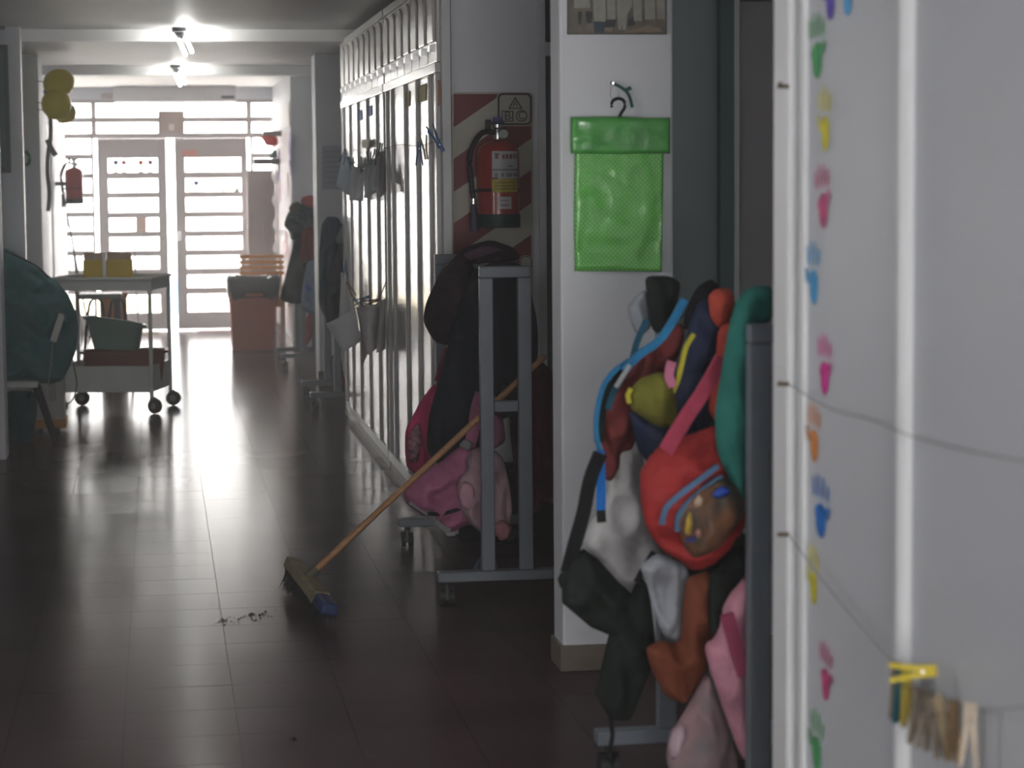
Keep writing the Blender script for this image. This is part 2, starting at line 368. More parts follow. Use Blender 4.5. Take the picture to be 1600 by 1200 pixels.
# outside: pale yard and a few bright play walls
struct('ground', box(-14, 16, YD+0.1, 60, -0.1, -0.02), mat('pale_paving', (0.62, 0.61, 0.58), 0.8, 0.2, 0.08, 1.5))
for x0, x1, y0, z1, c, lb in ((-2.2, 0.02, 26.6, 0.2, (0.92, 0.84, 0.60), 'pale yellow low kerb wall in the yard behind the left door'), (0.45, 2.6, 26.9, 0.2, (0.80, 0.62, 0.66), 'pale pink low kerb wall in the yard behind the right door')):
    w = MB().box(x0, x1, y0, y0+0.25, -0.02, z1).box(x0-0.03, x1+0.03, y0-0.03, y0+0.28, z1, z1+0.05)
    obj('kerb_wall', w, mat('kerb_paint_%d' % int(y0*10), c, 0.7), label=lb, cat='wall', bevel=0.01)
obj('play_block', MB().box(0.15, 0.25, 28, 28.3, -0.02, 0.36).box(0.16, 0.24, 28.04, 28.26, 0.36, 0.42), mat('blue_block', (0.15, 0.45, 0.90), 0.5), label='blue play block in the yard seen through the gap of the doors', cat='block', bevel=0.02)
# box over the doors
fx = thing('air_curtain', P(275, 159, YG-0.2), 'long white boxed fixture on the ceiling above the entrance doors', 'fixture')
a, b = P(178, 145, YG-0.22), P(370, 159, YG-0.22)
obj('casing', box(a.x, b.x, YG-0.3, YG-0.1, b.z, HC-0.002), WTRIM, fx, bevel=0.01)
obj('vent', box(b.x-0.16, b.x-0.03, YG-0.305, YG-0.298, b.z+0.03, b.z+0.06), DARKM, fx)
obj('junction_box', box(P(158,157,YG-.06).x, P(176,157,YG-.06).x, YG-0.08, YG-0.002, zT+0.04, zT+0.1), DOORP, label='small grey junction box above the entrance beside the white fixture', cat='box', bevel=0.01)

# ------------------------------------------------------------------ ceiling lamps
LM = emit('lamp_tube', (1.0, 1.0, 0.94), LAMP); SOCK = mat('lamp_socket', (0.10, 0.10, 0.11), 0.5)
def lamp(x, y, label):
    r = thing('ceiling_lamp', (x, y, HC), label, 'lamp', 'compact lamps along the corridor ceiling')
    obj('base', MB().box(x-0.045, x+0.045, y-0.05, y+0.05, HC-0.03, HC), SOCK, r, bevel=0.008)
    M = Matrix.Translation((x, y, HC-0.03)) @ Matrix.Rotation(math.radians(-24), 4, 'Y')
    obj('socket', MB().tube([M @ Vector((0,0,0.01)), M @ Vector((0,0,-0.045))], [0.03, 0.026], 14), SOCK, r, smooth=True)
    mb = MB()
    for dx in (-0.022, 0.022):
        mb.tube([M @ Vector((dx*(1 if q < 2 else 1), dy, z)) for q, (dy, z) in enumerate(((-0.016,-0.04), (-0.016,-0.13), (-0.01,-0.145), (0.01,-0.145), (0.016,-0.13), (0.016,-0.04)))], 0.011, 8)
    obj('tube', mb, LM, r, smooth=True)
lamp(P(280, 55, 14.95).x, 14.95, 'bright bare bulb lamp on the ceiling beside the cabinets')
lamp(P(274, 116, 19.8).x, 19.8, 'bright bare bulb lamp on the ceiling nearest the entrance doors')

# ================================================================== LOCKERS ON THE RIGHT
XC = 1.252
def locker(ya, yb, stiles, nup, label):
    r = thing('locker_cabinet', (XC+0.25, (ya+yb)/2, 0), label, 'cabinet', 'white lockers along the right wall')
    obj('carcass', MB().box(XC+0.012, XC+0.45, max(ya, 10.285), yb, 0.0, 2.50).box(XC+0.012, XC+0.045, ya, max(ya+0.01, 10.29), 0.0, 2.50), STILE, r)
    obj('plinth', box(XC-0.004, XC+0.012, ya, yb, 0.0, 0.055), SKIRT, r)
    zb, zt = 0.075, 2.06
    obj('rail', box(XC-0.016, XC+0.012, ya, yb, 0.055, 0.105), STILE, r); obj('rail', box(XC-0.022, XC+0.012, ya, yb, zt, 2.105), ENAM, r, bevel=0.004)
    obj('rail', box(XC-0.016, XC+0.012, ya, yb, 2.465, 2.505), ENAM, r)
    edges = [ya]+sorted(stiles)+[yb]
    for s in sorted(stiles): obj('stile', box(XC-0.015, XC+0.012, s-0.02, s+0.02, 0.105, zt), STILE, r, bevel=0.003)
    for a, b in zip(edges[:-1], edges[1:]):
        if b-a < 0.08: continue
        obj('door_panel', box(XC-0.002, XC+0.012, a+0.02, b-0.02, 0.105, zt), ENAMP, r)
    wd = (yb-ya)/nup
    for k in range(nup):
        y0, y1 = ya+k*wd+0.008, ya+(k+1)*wd-0.008; yc = (y0+y1)/2
        d = obj('upper_door', box(XC-0.012, XC+0.012, y0, y1, 2.108, 2.462), ENAM, r, bevel=0.004)
        mb = MB(); hw = (y1-y0)/2-0.05; n = 10                      # raised rounded panel
        loop = [(yc-hw, 2.20), (yc+hw, 2.20)]+[(yc+hw*math.cos(math.pi*q/n), 2.38+hw*0.6*math.sin(math.pi*q/n)) for q in range(n+1)]
        mb.prism([(XC-0.012, y, z) for y, z in loop], (-0.012, 0, 0))
        obj('raised_panel', mb, ENAM, d, bevel=0.006)
        obj('handle', MB().box(XC-0.04, XC-0.012, y0+0.03, y0+0.06, 2.15, 2.185).box(XC-0.042, XC-0.034, y0+0.02, y0+0.1, 2.155, 2.18), CHROME, d)
    return r
far = locker(12.60, 15.46, [15.40, 14.90, 14.30, 13.68, 13.08, 12.64], 8, 'far white locker unit with drawings pegged on strings before it')
near = locker(10.19, 12.56, [12.50, 12.22, 11.58, 11.04, 10.52, 10.24], 7, 'near white locker unit next to the extinguisher wall')
obj('end_post', box(XC, XC+0.04, 10.12, 10.185, 0, 2.505), WTRIM, near, bevel=0.004)
# stickers and papers on the lockers
def flat(name, px, m, label, cat, X=XC-0.03, group=None, th=0.004):
    pts = [PX(x, y, X) for x, y in px]; return obj(name, MB().prism(pts, (th, 0, 0)), m, label=label, cat=cat, group=group)
PBLUE = mat('blue_card', (0.03, 0.10, 0.45), 0.6); PYEL = mat('yellow_card', (0.60, 0.52, 0.04), 0.6); PORA = mat('orange_card', (0.85, 0.30, 0.12), 0.6); PBEI = mat('beige_card', (0.55, 0.50, 0.30), 0.6)
XS = XC-0.006
flat('name_tag', [(560,173),(565,171),(566,187),(561,189)], PBLUE, 'narrow dark blue tag high on the far locker', 'tag', XS)
flat('name_tag', [(573,167),(581,164),(581,180),(573,183)], PBLUE, 'wider blue tag high on the far locker', 'tag', XS)
flat('name_tag', [(565,219),(576,216),(576,230),(565,232)], PBEI, 'beige square tag on the far locker above the drawings', 'tag', XC-0.03)
flat('card', [(632,145),(640,142),(640,165),(632,168)], mat('olive_card', (0.42,0.36,0.04), 0.6), 'small olive yellow card at top of the near locker', 'card', XS)
flat('card', [(648,138),(665,130),(665,157),(648,162)], PYEL, 'large yellow card at top of the near locker', 'card', XS)
flat('card', [(682,127),(686,125),(686,162),(684,167),(682,160)], PORA, 'orange paper strip at top of the near locker', 'card', XS)

# clothes pegs: two legs and a spring
def peg(c, ang, m, L=0.085, label=None, group=None, name='clothespin', axis=Vector((0,1,0)), spread=0.1):
    c = Vector(c); t = thing(name, c, label, 'clothespin', group)
    u = axis.cross(Vector((0,0,1))); u.normalize()
    R = Matrix.Translation(c) @ Matrix.Rotation(ang, 4, axis)
    def W(a, z, b=0): return R @ (u*a + Vector((0,0,z)) + axis*b)
    for s in (-1, 1):
        mb = MB(); w = 0.0045
        prof = [(0.001, L*0.45), (0.009, L*0.45), (0.009, L*0.1), (0.008+spread*L, -L*0.55), (0.002+spread*L, -L*0.55), (0.001, L*0.05)]
        mb.prism([W(s*a, z, -w) for a, z in prof], (W(0,0,w)-W(0,0,-w)))
        obj('leg', mb, m, t)
    obj('spring', MB().tube([W(0, L*0.15, -0.006), W(0, L*0.15, 0.006)], 0.003, 8), CHROME, t)
    return t
PEGB = mat('blue_peg_plastic', (0.03, 0.13, 0.33), 0.5); PEGG = mat('dark_green_peg', (0.03, 0.07, 0.08), 0.5); PEGW = mat('peg_wood', (0.42, 0.33, 0.20), 0.65, var=0.15, vs=30); PEGR = mat('brown_peg', (0.22, 0.07, 0.04), 0.6)
def translucent(m, f):
    nt = m.node_tree; b = nt.nodes['Principled BSDF']; out = nt.nodes['Material Output']; mx = nt.nodes.new('ShaderNodeMixShader'); mx.inputs[0].default_value = f
    t = nt.nodes.new('ShaderNodeBsdfTranslucent'); nt.links.new(b.inputs['Base Color'].links[0].from_socket, t.inputs[0])
    nt.links.new(b.outputs[0], mx.inputs[1]); nt.links.new(t.outputs[0], mx.inputs[2]); nt.links.new(mx.outputs[0], out.inputs['Surface']); return m
PAPER = mat('drawing_paper', (0.84, 0.85, 0.88), 0.8, 0.15, 0.04, 9)
PAPER2 = mat('pale_blue_paper', (0.74, 0.80, 0.86), 0.8, 0.15, 0.05, 9)
for _m in (PAPER, PAPER2): translucent(_m, 0.6)
STR = mat('dark_string', (0.10, 0.09, 0.08), 0.9)
def sheet(px, Ys, m, label, group=None, curl=0.02, name='drawing_sheet', th=0.0015):
    """a hanging sheet: four corners (top left, top right, bottom right, bottom left) each with its depth"""
    yq = PX(max(x for x, y in px), 400, 1.215).y; c = [P(x, y, yq-0.06*k) for k, (x, y) in enumerate(px)]; mb = MB(); n = 8
    for i in range(n+1):
        for j in range(n+1):
            u, v = j/n, i/n; p = (c[0]*(1-u)+c[1]*u)*(1-v)+(c[3]*(1-u)+c[2]*u)*v
            p = p+Vector((0, -1, 0))*curl*(math.sin(u*3.1)+0.6*math.sin(v*4+u*2)); mb.v.append(p)
    for i in range(n):
        for j in range(n): k = i*(n+1)+j; mb.f.append((k, k+1, k+n+2, k+n+1))
    return obj(name, mb, m, smooth='all', solid=th, label=label, cat='drawing', group=group)
def yq_(x): return PX(x, 400, 1.215).y
def cord(name, pts, r, label, m=STR, cat='string'): return obj(name, MB().tube(crom(pts, 0.05, closed=False), r, 6), m, smooth=True, label=label, cat=cat)
G1 = 'drawings on the upper string'; G2 = 'dark blue pegs on the upper string'
up = [(541,236,15.15), (553,252,14.9), (563,262,14.6), (575,256,14.2), (587,246,13.8), (600,232,13.2)]
cord('string', [PX(541,235,XC-0.03)]+[P(x, y, yq_(x+7)) for x, y, Y in up]+[PX(607,231,XC-0.028)], 0.003, 'upper string sagging across the far locker')
L1 = 'white drawing sheet pegged to the upper string before the far locker'
for k, (px, Ys, mm) in enumerate([
    ([(536,240),(545,243),(541,300),(525,290)], (15.2,15.1,15.0,15.2), PAPER2),
    ([(541,243),(552,252),(546,306),(532,297)], (15.0,14.95,14.8,15.0), PAPER2),
    ([(549,258),(560,262),(560,313),(545,313)], (14.8,14.7,14.6,14.8), PAPER),
    ([(557,262),(569,264),(568,314),(555,314)], (14.5,14.45,14.4,14.5), PAPER),
    ([(569,258),(580,255),(579,308),(569,310)], (14.2,14.2,14.1,14.2), PAPER),
    ([(578,252),(590,246),(588,300),(577,307)], (13.9,13.9,13.8,13.9), PAPER),
    ([(588,248),(597,240),(596,285),(585,298)], (13.5,13.5,13.4,13.5), PAPER),
    ([(593,238),(601,234),(603,298),(594,310)], (13.2,13.1,13.0,13.1), mat('grey_paper', (0.38,0.36,0.34), 0.8))]):
    sheet(px, Ys, mm, L1 if k < 7 else 'grey brown sheet at the end of the upper string', G1 if k < 7 else None)
for k, (x, y, Y, a, m) in enumerate([(537,242,15.05,0.35,PEGG),(541,246,14.95,0.1,PEGB),(547,254,14.75,-0.4,PEGB),(551,258,14.62,3.0,PEGG),(566,258,14.3,3.3,PEGG),(570,259,14.15,0.3,PEGG),(577,250,13.98,3.1,PEGG),(585,244,13.72,0.2,PEGG),(594,235,13.35,0.2,PEGG)]):
    peg(P(x, y, yq_(x+7)-0.01), a, m, 0.09, ('bright blue clothespin on the upper string' if m is PEGB else 'dark clothespin on the upper string before the far locker'), ('bright blue pegs on the upper string' if m is PEGB else G2))
lo = [(540,420,14.95), (548,455,14.7), (558,470,14.4), (575,474,14.0), (592,466,13.5)]
cord('string', [PX(540,405,XC-0.03)]+[P(x, y, yq_(x+7)) for x, y, Y in lo]+[PX(603,440,XC-0.028)], 0.003, 'lower string before the far locker with crumpled sheets')
DRAW = mat('paper_with_red_crayon', (0.70,0.70,0.72), 0.8, 0.15, 0.04, 22, col2=(0.66, 0.60, 0.60))
sheet([(533,425),(541,428),(546,492),(530,496)], (14.9,14.85,14.7,14.8), PAPER, 'narrow white sheet hanging from the top peg of the lower string')
sheet([(509,506),(554,480),(565,532),(536,550)], (14.6,14.5,14.3,14.4), PAPER, 'wide plain white sheet tilted on the lower string', curl=0.05)
sheet([(556,480),(592,472),(592,540),(574,556)], (14.2,13.9,13.8,14.0), DRAW, 'white sheet with a red brown crayon scribble on the lower string', curl=0.06)
sheet([(560,484),(575,480),(583,535),(566,572)], (14.35,14.3,14.25,14.3), mat('grey_paper', (0.38,0.36,0.34), 0.8), 'grey sheet hanging behind the crayon drawing', curl=0.01)
sheet([(592,470),(602,466),(602,545),(588,552)], (13.6,13.4,13.4,13.6), mat('grey_paper2', (0.5,0.49,0.48), 0.8), 'curled grey sheet beside the locker post on the lower string', curl=0.03)
for x, y, Y, a, m, lb in [(540,420,14.85,0.0,PEGB,'small blue clothespin at the top of the lower string'),(547,450,14.6,-0.45,PEGR,'brown clothespin slanting on the lower string'),(561,475,14.1,-0.75,PEGB,'blue clothespin slanting over the crayon drawing'),(566,468,14.0,1.2,PEGB,'blue clothespin lying flat on the lower string'),(582,471,13.7,1.35,PEGR,'brown clothespin lying flat on the lower string')]:
    peg(P(x, y, yq_(x+7)-0.01), a, m, 0.1, lb)
for x, y, Y, a, m, lb in [(655,238,10.95,0.0,PEGB,'grey blue clothespin hanging on the near locker'),(664,232,10.8,3.0,mat('tan_peg',(0.45,0.38,0.22),0.6),'tan clothespin upside down on the near locker'),(680,215,10.5,2.72,PEGB,'upper blue clothespin of the pair on the near locker'),(684,221,10.4,2.62,PEGB,'lower blue clothespin of the pair on the near locker')]:
    peg(PX(x, y, XC-0.045), a, m, 0.11, lb)
cord('string', [PX(603,232,XC-0.034), PX(625,226,XC-0.04), PX(655,228,XC-0.045), PX(690,217,XC-0.034)], 0.0015, 'thin string along the near locker with four pegs')

# ------------------------------------------------------------------ nearest locker with handprints (right edge)
y1n = PX(1207, 600, XR-0.02).y
nr = thing('locker_cabinet', (XR+0.25, 3.4, 0), 'off white locker front with a column of painted handprints', 'cabinet', None)
obj('carcass', box(XR+0.012, XR+0.45, 1.6, y1n, 0, 2.5), BOARDW, nr)
yf = PX(1246, 600, XR).y; yr = PX(1421, 600, XR).y
obj('edge_stile', box(XR-0.02, XR+0.012, yf, y1n, 0, 2.5), WTRIM, nr, bevel=0.006)
obj('groove_bead', box(XR-0.012, XR+0.012, yf-0.08, yf-0.04, 0, 2.5), WTRIM, nr, bevel=0.006)
obj('front_panel', box(XR-0.003, XR+0.012, yr+0.028, yf-0.082, 0, 2.5), BOARDW, nr)
obj('front_panel', box(XR-0.003, XR+0.012, 1.6, yr-0.028, 0, 2.5), BOARDW, nr)
obj('joint_bead', MB().tube([(XR+0.002, yr, 0), (XR+0.002, yr, 2.5)], 0.024, 16), WTRIM, nr, smooth=True)
def hand(px, py, m, hh=95, tilt=0.0, thumb=1, w=1.0):
    c = PX(px, py, XR-0.0045); k = hh/760.0; mb = MB(); th = (-0.0008, 0, 0); off = [0.0]
    def ell(y, z, ry, rz, rot=0.0):
        pts = []
        for q in range(14):
            a = 2*math.pi*q/14; yy, zz = ry*math.cos(a), rz*math.sin(a)
            yy, zz = yy*math.cos(rot)-zz*math.sin(rot)+y, yy*math.sin(rot)+zz*math.cos(rot)+z
            yy, zz = yy*math.cos(tilt)-zz*math.sin(tilt), yy*math.sin(tilt)+zz*math.cos(tilt)
            pts.append((c.x, c.y+yy*k*w, c.z+zz*k))
        off[0] -= 0.0005; mb.prism([(p[0]+off[0], p[1], p[2]) for p in pts], th)
    ell(0, -0.22, 0.22, 0.26); ell(0.02, -0.12, 0.25, 0.13)
    for i, (dy, l) in enumerate(((-0.27, 0.13), (-0.10, 0.18), (0.08, 0.19), (0.24, 0.15))): ell(dy*1.2, 0.09+l, 0.032, l, -dy*0.5)
    ell(thumb*0.33, -0.06, 0.055, 0.15, -thumb*0.7)
    obj('handprint', mb, m, nr)
HP = {n: mat('paint_'+n, c, 0.5, 0.3, 0.25, 40) for n, c in dict(green=(0.10,0.42,0.16), yellow=(0.72,0.66,0.05), rose=(0.62,0.10,0.24), sky=(0.10,0.42,0.78), magenta=(0.75,0.05,0.35), orange=(0.80,0.32,0.10), blue=(0.03,0.20,0.62), violet=(0.14,0.10,0.55)).items()}
for x, y, c, hh, tl, tb, w in [(1277,70,'green',100,-0.02,-1,1),(1290,185,'yellow',98,0.0,1,0.75),(1286,305,'rose',98,-0.1,-1,0.9),(1272,425,'sky',98,0.0,1,0.85),(1289,568,'magenta',94,0.02,-1,0.9),(1273,675,'orange',92,0.06,1,0.9),(1283,790,'blue',98,0.03,-1,1.1),(1272,897,'yellow',96,0.1,1,0.7),(1291,1048,'rose',92,0.08,-1,0.9),(1277,1155,'green',98,0.1,1,0.9),(1298,-20,'violet',95,0,1,0.9),(1325,-28,'sky',95,0,-1,0.9)]:
    hand(x, y, HP[c], hh, tl, tb, w)
SCR = mat('rusty_screw', (0.16, 0.12, 0.08), 0.6, metal=0.5)
XN = XR-0.03
for px, py in ((1232,135),(1232,600),(1232,835)):
    c = PX(px, py, XR-0.02); obj('hook', MB().tube([c, c+Vector((-0.02,0,0)), c+Vector((-0.022,-0.02,0.004))], 0.0045, 6), SCR, nr)
cord('string', [PX(1232,600,XN), PX(1300,640,XN), PX(1360,656,XN), PX(1420,680,XN), PX(1500,702,XN), PX(1620,724,XN)], 0.0011, 'upper bare string over the handprint panel', mat('grey_string', (0.28,0.28,0.27), 0.9))
cord('string', [PX(1232,835,XN), PX(1300,925,XN), PX(1395,1035,XN), PX(1450,1085,XN), PX(1530,1108,XN), PX(1620,1102,XN)], 0.0012, 'lower string over the handprint panel carrying wooden clothespins', mat('grey_string', (0.28,0.28,0.27), 0.9))
PY1 = mat('pale_peg_wood', (0.62, 0.52, 0.40), 0.6, var=0.12, vs=30); PTEAL = mat('teal_peg', (0.02,0.13,0.17), 0.5); PYY = mat('yellow_peg', (0.75,0.60,0.02), 0.5); PDK = mat('weathered_peg_wood', (0.26,0.22,0.17), 0.75, var=0.2, vs=30)
gp = 'weathered wooden pegs on the lower string'
for x, y, a, m, lb, g in [(1400,1075,0.0,PDK,'weathered wooden clothespin on the lower string over handprint panel',gp),(1407,1083,0.05,PTEAL,'dark teal clothespin on the lower string over the handprint panel',None),(1417,1085,-0.06,mat('olive_peg',(0.45,0.36,0.06),0.6),'mustard clothespin under the yellow peg',None),(1432,1115,0.1,PDK,'weathered wooden clothespin on the lower string over handprint panel',gp),(1446,1120,0.15,PDK,'weathered wooden clothespin on the lower string over handprint panel',gp),(1462,1132,-0.3,PDK,'weathered wooden clothespin on the lower string over handprint panel',gp),(1476,1130,-0.45,PEGW,'tan clothespin slanting beside the weathered pegs',None),(1490,1138,0.0,mat('brown_wood_peg',(0.25,0.17,0.09),0.7),'brown wooden clothespin beside the pale one',None),(1515,1142,0.02,PY1,'pale wooden clothespin with open legs at the end of the row',None)]:
    peg(PX(x, y, XN-0.012), a, m, 0.098, lb, g, axis=(Vector((0.45,1,0)).normalized() if m is PY1 else Vector((1,0.35,0)).normalized()), spread=0.07)
peg(PX(1430,1049,XN-0.03), 1.5, PYY, 0.075, 'yellow clothespin lying across the top of the weathered pegs', None, axis=Vector((0.3,1,0)).normalized())

# ================================================================== COAT RACKS
def rack(xc, ya, yb, label, hooks=True):
    r = thing('coat_rack', (xc, (ya+yb)/2, 0), label, 'rack', 'grey wheeled coat racks along the right wall')
    w = 0.02
    for y in (ya, yb):
        for dx in (-0.072, 0.072): obj('post', box(xc+dx-0.025, xc+dx+0.025, y-w, y+w, 0.128, 1.225), RACKM, r, bevel=0.004)
        obj('top_bar', box(xc-0.097, xc+0.097, y-w, y+w, 1.225, 1.268), RACKM, r, bevel=0.005)
        obj('cross_bar', box(xc-0.046, xc+0.046, y-w*0.9, y+w*0.9, 0.725, 0.765), RACKM, r, bevel=0.004)
        obj('foot', box(xc-0.265, xc+0.265, y-0.03, y+0.03, 0.09, 0.128), RACKM, r, bevel=0.005)
        for dx in (-0.23, 0.23):
            cs = obj('caster', MB().lathe((xc+dx-0.026, y, 0.034), [(0.034,0),(0.034,0.02)], 18, 'x').lathe((xc+dx+0.006, y, 0.034), [(0.034,0),(0.034,0.02)], 18, 'x'), BLACK, r, smooth=True)
            obj('fork', MB().box(xc+dx-0.006, xc+dx+0.006, y-0.014, y+0.014, 0.02, 0.075).tube([(xc+dx, y, 0.07), (xc+dx, y, 0.092)], 0.012, 10), DARKM, cs)
    for z in (1.238, 0.745): obj('rail', MB().tube([(xc, ya+w, z), (xc, yb-w, z)], 0.011, 8), RACKM, r, smooth=True)
    return r
rack(1.275, 8.47, 9.86, 'grey wheeled coat rack below the fire extinguisher, the broom leaning through it')
rack(1.392, 4.98, 5.93, 'grey wheeled coat rack loaded with bright bags beside the handprint panel')
rack(1.285, 15.85, 16.78, 'grey wheeled coat rack holding dark blue coats just past the lockers')
rack(1.275, 19.42, 20.18, 'grey wheeled coat rack holding a green coat before the bin')

# ---- garments on the rack below the extinguisher
NAVY = fabric('navy_cloth', (0.011, 0.015, 0.028)); BLK = fabric('black_cloth', (0.014, 0.015, 0.018)); PLUM = fabric('plum_cloth', (0.028, 0.015, 0.022))
PINK = fabric('pink_nylon', (0.46, 0.15, 0.27), rough=0.6); PINKG = fabric('grey_pink_cloth', (0.45, 0.30, 0.34)); MAR = fabric('maroon_cloth', (0.13, 0.02, 0.03)); HOT = fabric('hot_pink', (0.62, 0.04, 0.18), rough=0.5)
GREYC = fabric('grey_cloth', (0.25, 0.24, 0.25))
pl = garment('jacket_hood', [(662,500),(668,470),(690,425),(725,388),(765,376),(800,388),(812,404),(790,412),(745,412),(735,440),(720,500),(705,538),(680,532)], 9.35, 0.13, PLUM, 'plum black padded jacket thrown over the top of the extinguisher rack', 'jacket', seed=2, fold=0.02, fx=9, fz=7)
obj('lining', soft([(722,396),(755,383),(785,390),(760,400),(735,408)], 9.23, 0.012, seed=5, fold=0.004), fabric('mauve_lining', (0.10, 0.05, 0.09)), parent=pl, smooth='all')
garment('coat', [(742,420),(812,414),(826,450),(838,510),(838,560),(828,590),(815,640),(770,660),(745,700),(725,720),(690,725),(668,700),(672,650),(688,590),(700,545),(722,470)], 9.12, 0.10, NAVY, 'long navy coat hanging in the middle of the extinguisher rack', 'coat', seed=3, fold=0.022, fx=11, fz=2.5)
garment('coat', [(800,560),(845,565),(866,590),(866,780),(840,800),(812,790),(800,700),(795,620)], 9.35, 0.08, MAR, 'dark maroon coat hanging at the wall side of the extinguisher rack', 'coat', seed=4, fold=0.015)
garment('trousers', [(812,795),(865,780),(866,835),(840,850),(815,840)], 9.5, 0.06, BLK, 'black trousers bundled under the maroon coat', 'trousers', seed=6)
hb = garment('backpack', [(633,700),(634,672),(645,650),(655,632),(668,612),(680,600),(690,625),(690,690),(675,735),(650,742),(636,728)], 9.75, 0.07, HOT, 'hot pink patterned backpack behind the navy coat', 'backpack', seed=7)
obj('panel', soft([(636,690),(645,668),(655,660),(660,690),(652,722),(640,722)], 9.68, 0.012, seed=2, fold=0.003), mat('busy_print', (0.05,0.02,0.05), 0.5, col2=(0.5,0.2,0.25), vs=60), parent=hb, smooth='all')
strap('strap', [(684,596),(692,570),(700,545)], 9.72, 0.03, 0.012, fabric('crimson_strap', (0.30,0.01,0.05)), hb)
pb = garment('backpack', [(632,770),(640,752),(662,738),(690,722),(715,700),(735,692),(752,705),(756,740),(745,790),(735,815),(702,832),(680,815),(650,796),(636,785)], 8.95, 0.085, PINK, 'light pink backpack with grey straps on the extinguisher rack', 'backpack', seed=8, fold=0.014, fx=8, fz=8)
strap('strap', [(733,698),(740,670),(744,640),(752,615)], [8.9,8.9,8.9,8.95], 0.045, 0.012, PINK, pb)
strap('buckle_strap', [(640,784),(665,800),(690,822),(703,830)], 8.885, 0.02, 0.012, GREYC, pb)
strap('webbing', [(668,803),(690,803),(712,797),(735,790)], 8.862, 0.014, 0.008, BLK, pb)
obj('patch', soft([(716,696),(726,685),(740,692),(732,706)], 8.86, 0.012, fold=0.0), GREYC, parent=pb, smooth='all')
gb = garment('school_bag', [(714,765),(720,745),(730,735),(728,720),(740,702),(765,700),(785,715),(796,760),(800,800),(790,830),(765,840),(740,822),(722,800)], 8.80, 0.055, PINKG, 'grey and pink school bag with an oval emblem', 'bag', seed=9, fold=0.010)
def oval(c, rx, rz, m, parent, y):
    n = 20; mb = MB(); w = 0.25
    for q in range(n):
        a, b = 2*math.pi*q/n, 2*math.pi*(q+1)/n
        p = [(c.x+rx*k*math.cos(t), y, c.z+rz*k*math.sin(t)) for t, k in ((a,1),(b,1),(b,1-w),(a,1-w))]; mb.prism(p, (0, 0.004, 0))
    return obj('emblem', mb, m, parent)
oval(P(731,780,8.74), 0.021, 0.014, mat('dark_emblem', (0.08,0.03,0.06), 0.5), gb, 8.742)
obj('front_pocket', soft([(716,768),(724,752),(740,758),(745,790),(735,800),(720,790)], 8.755, 0.018, seed=1, fold=0.003), fabric('pale_pink', (0.58,0.32,0.40)), parent=gb, smooth='all')
for k, px in enumerate([[(770,820),(785,812),(800,822),(796,842),(780,846)], [(752,822),(768,816),(776,832),(766,846),(754,838)]]):
    garment('plush_shoe', px, 8.72+0.02*k, 0.03, fabric('dusty_rose', (0.42,0.18,0.22)), 'dusty rose fluffy slipper hanging under the grey and pink bag', 'slipper', group='fluffy slippers', seed=k)
garment('scarf', [(742,655),(760,640),(785,650),(790,690),(770,702),(748,700)], 8.97, 0.03, fabric('mauve', (0.25,0.10,0.17)), 'mauve scarf stuffed above the grey and pink bag', 'scarf', seed=3)
garment('floor_cloth', [(738,893),(745,875),(757,868),(775,872),(782,895)], 8.85, 0.04, fabric('slate_blue', (0.10,0.13,0.20)), 'slate blue cloth fallen on the rack foot', 'cloth', seed=5)
bx = thing('storage_box', (1.5, 9.6, 0), 'dark low storage box on the floor behind the coat rack', 'box')
obj('body', box(1.3, 1.68, 9.955, 10.09, 0.0, 0.30), BLK, bx, bevel=0.01); obj('lid', box(1.29, 1.69, 9.945, 10.1, 0.30, 0.33), BLK, bx, bevel=0.008)

# ---- coats on the two far racks
garment('coat', [(503,352),(512,340),(528,341),(536,360),(540,420),(536,470),(520,498),(505,490),(498,470),(499,400)], 15.78, 0.05, fabric('slate_coat', (0.05,0.075,0.11)), 'slate blue hooded coat on the rack past the lockers', 'coat', seed=11, fold=0.02, fx=9, fz=3)
garment('coat', [(520,400),(532,376),(542,370),(548,440),(542,480),(525,500),(511,508),(508,480),(512,440)], 15.66, 0.05, fabric('charcoal_coat', (0.028,0.035,0.05)), 'charcoal coat hanging before the slate blue one', 'coat', seed=12, fold=0.016, fx=10, fz=3)
garment('hood', [(524,375),(534,352),(541,346),(541,372),(530,384)], 15.6, 0.03, fabric('ash_grey', (0.22,0.23,0.24)), 'ash grey hood folded over the charcoal coat', 'hood', seed=13)
garment('bag', [(515,560),(528,548),(535,570),(534,600),(520,602)], 16.3, 0.06, fabric('dull_violet', (0.10,0.09,0.14)), 'dull violet bag low on the rack past the lockers', 'bag', seed=14)
garment('bag', [(528,592),(538,588),(540,602),(529,603)], 16.1, 0.04, fabric('red_bag', (0.45,0.05,0.04)), 'small red bag on the rack foot past the lockers', 'bag', seed=15)
gc = garment('coat', [(437,465),(448,425),(458,385),(460,345),(475,330),(490,345),(496,400),(480,460),(468,474),(450,472)], 19.32, 0.08, fabric('bottle_green', (0.022,0.05,0.045)), 'long bottle green coat on the rack before the bin', 'coat', seed=16, fold=0.018, fx=9, fz=3)
garment('hood', [(444,352),(448,338),(456,325),(470,318),(492,325),(497,345),(490,360),(465,374),(455,374),(452,360)], 19.2, 0.08, fabric('sea_grey', (0.085,0.13,0.14)), 'sea grey padded hood on top of the bottle green coat', 'hood', seed=17, fold=0.02, fx=12, fz=12)
garment('hat', [(451,325),(456,317),(466,315),(472,322),(464,333),(455,334)], 19.15, 0.05, fabric('olive_grey', (0.16,0.17,0.11)), 'olive grey knit hat tucked beside the red one', 'hat', seed=18)
garment('hat', [(470,316),(472,308),(484,305),(497,308),(498,322),(482,325)], 19.12, 0.05, fabric('coral_red', (0.52,0.10,0.10)), 'coral red hat on top of the rack before the bin', 'hat', seed=19)
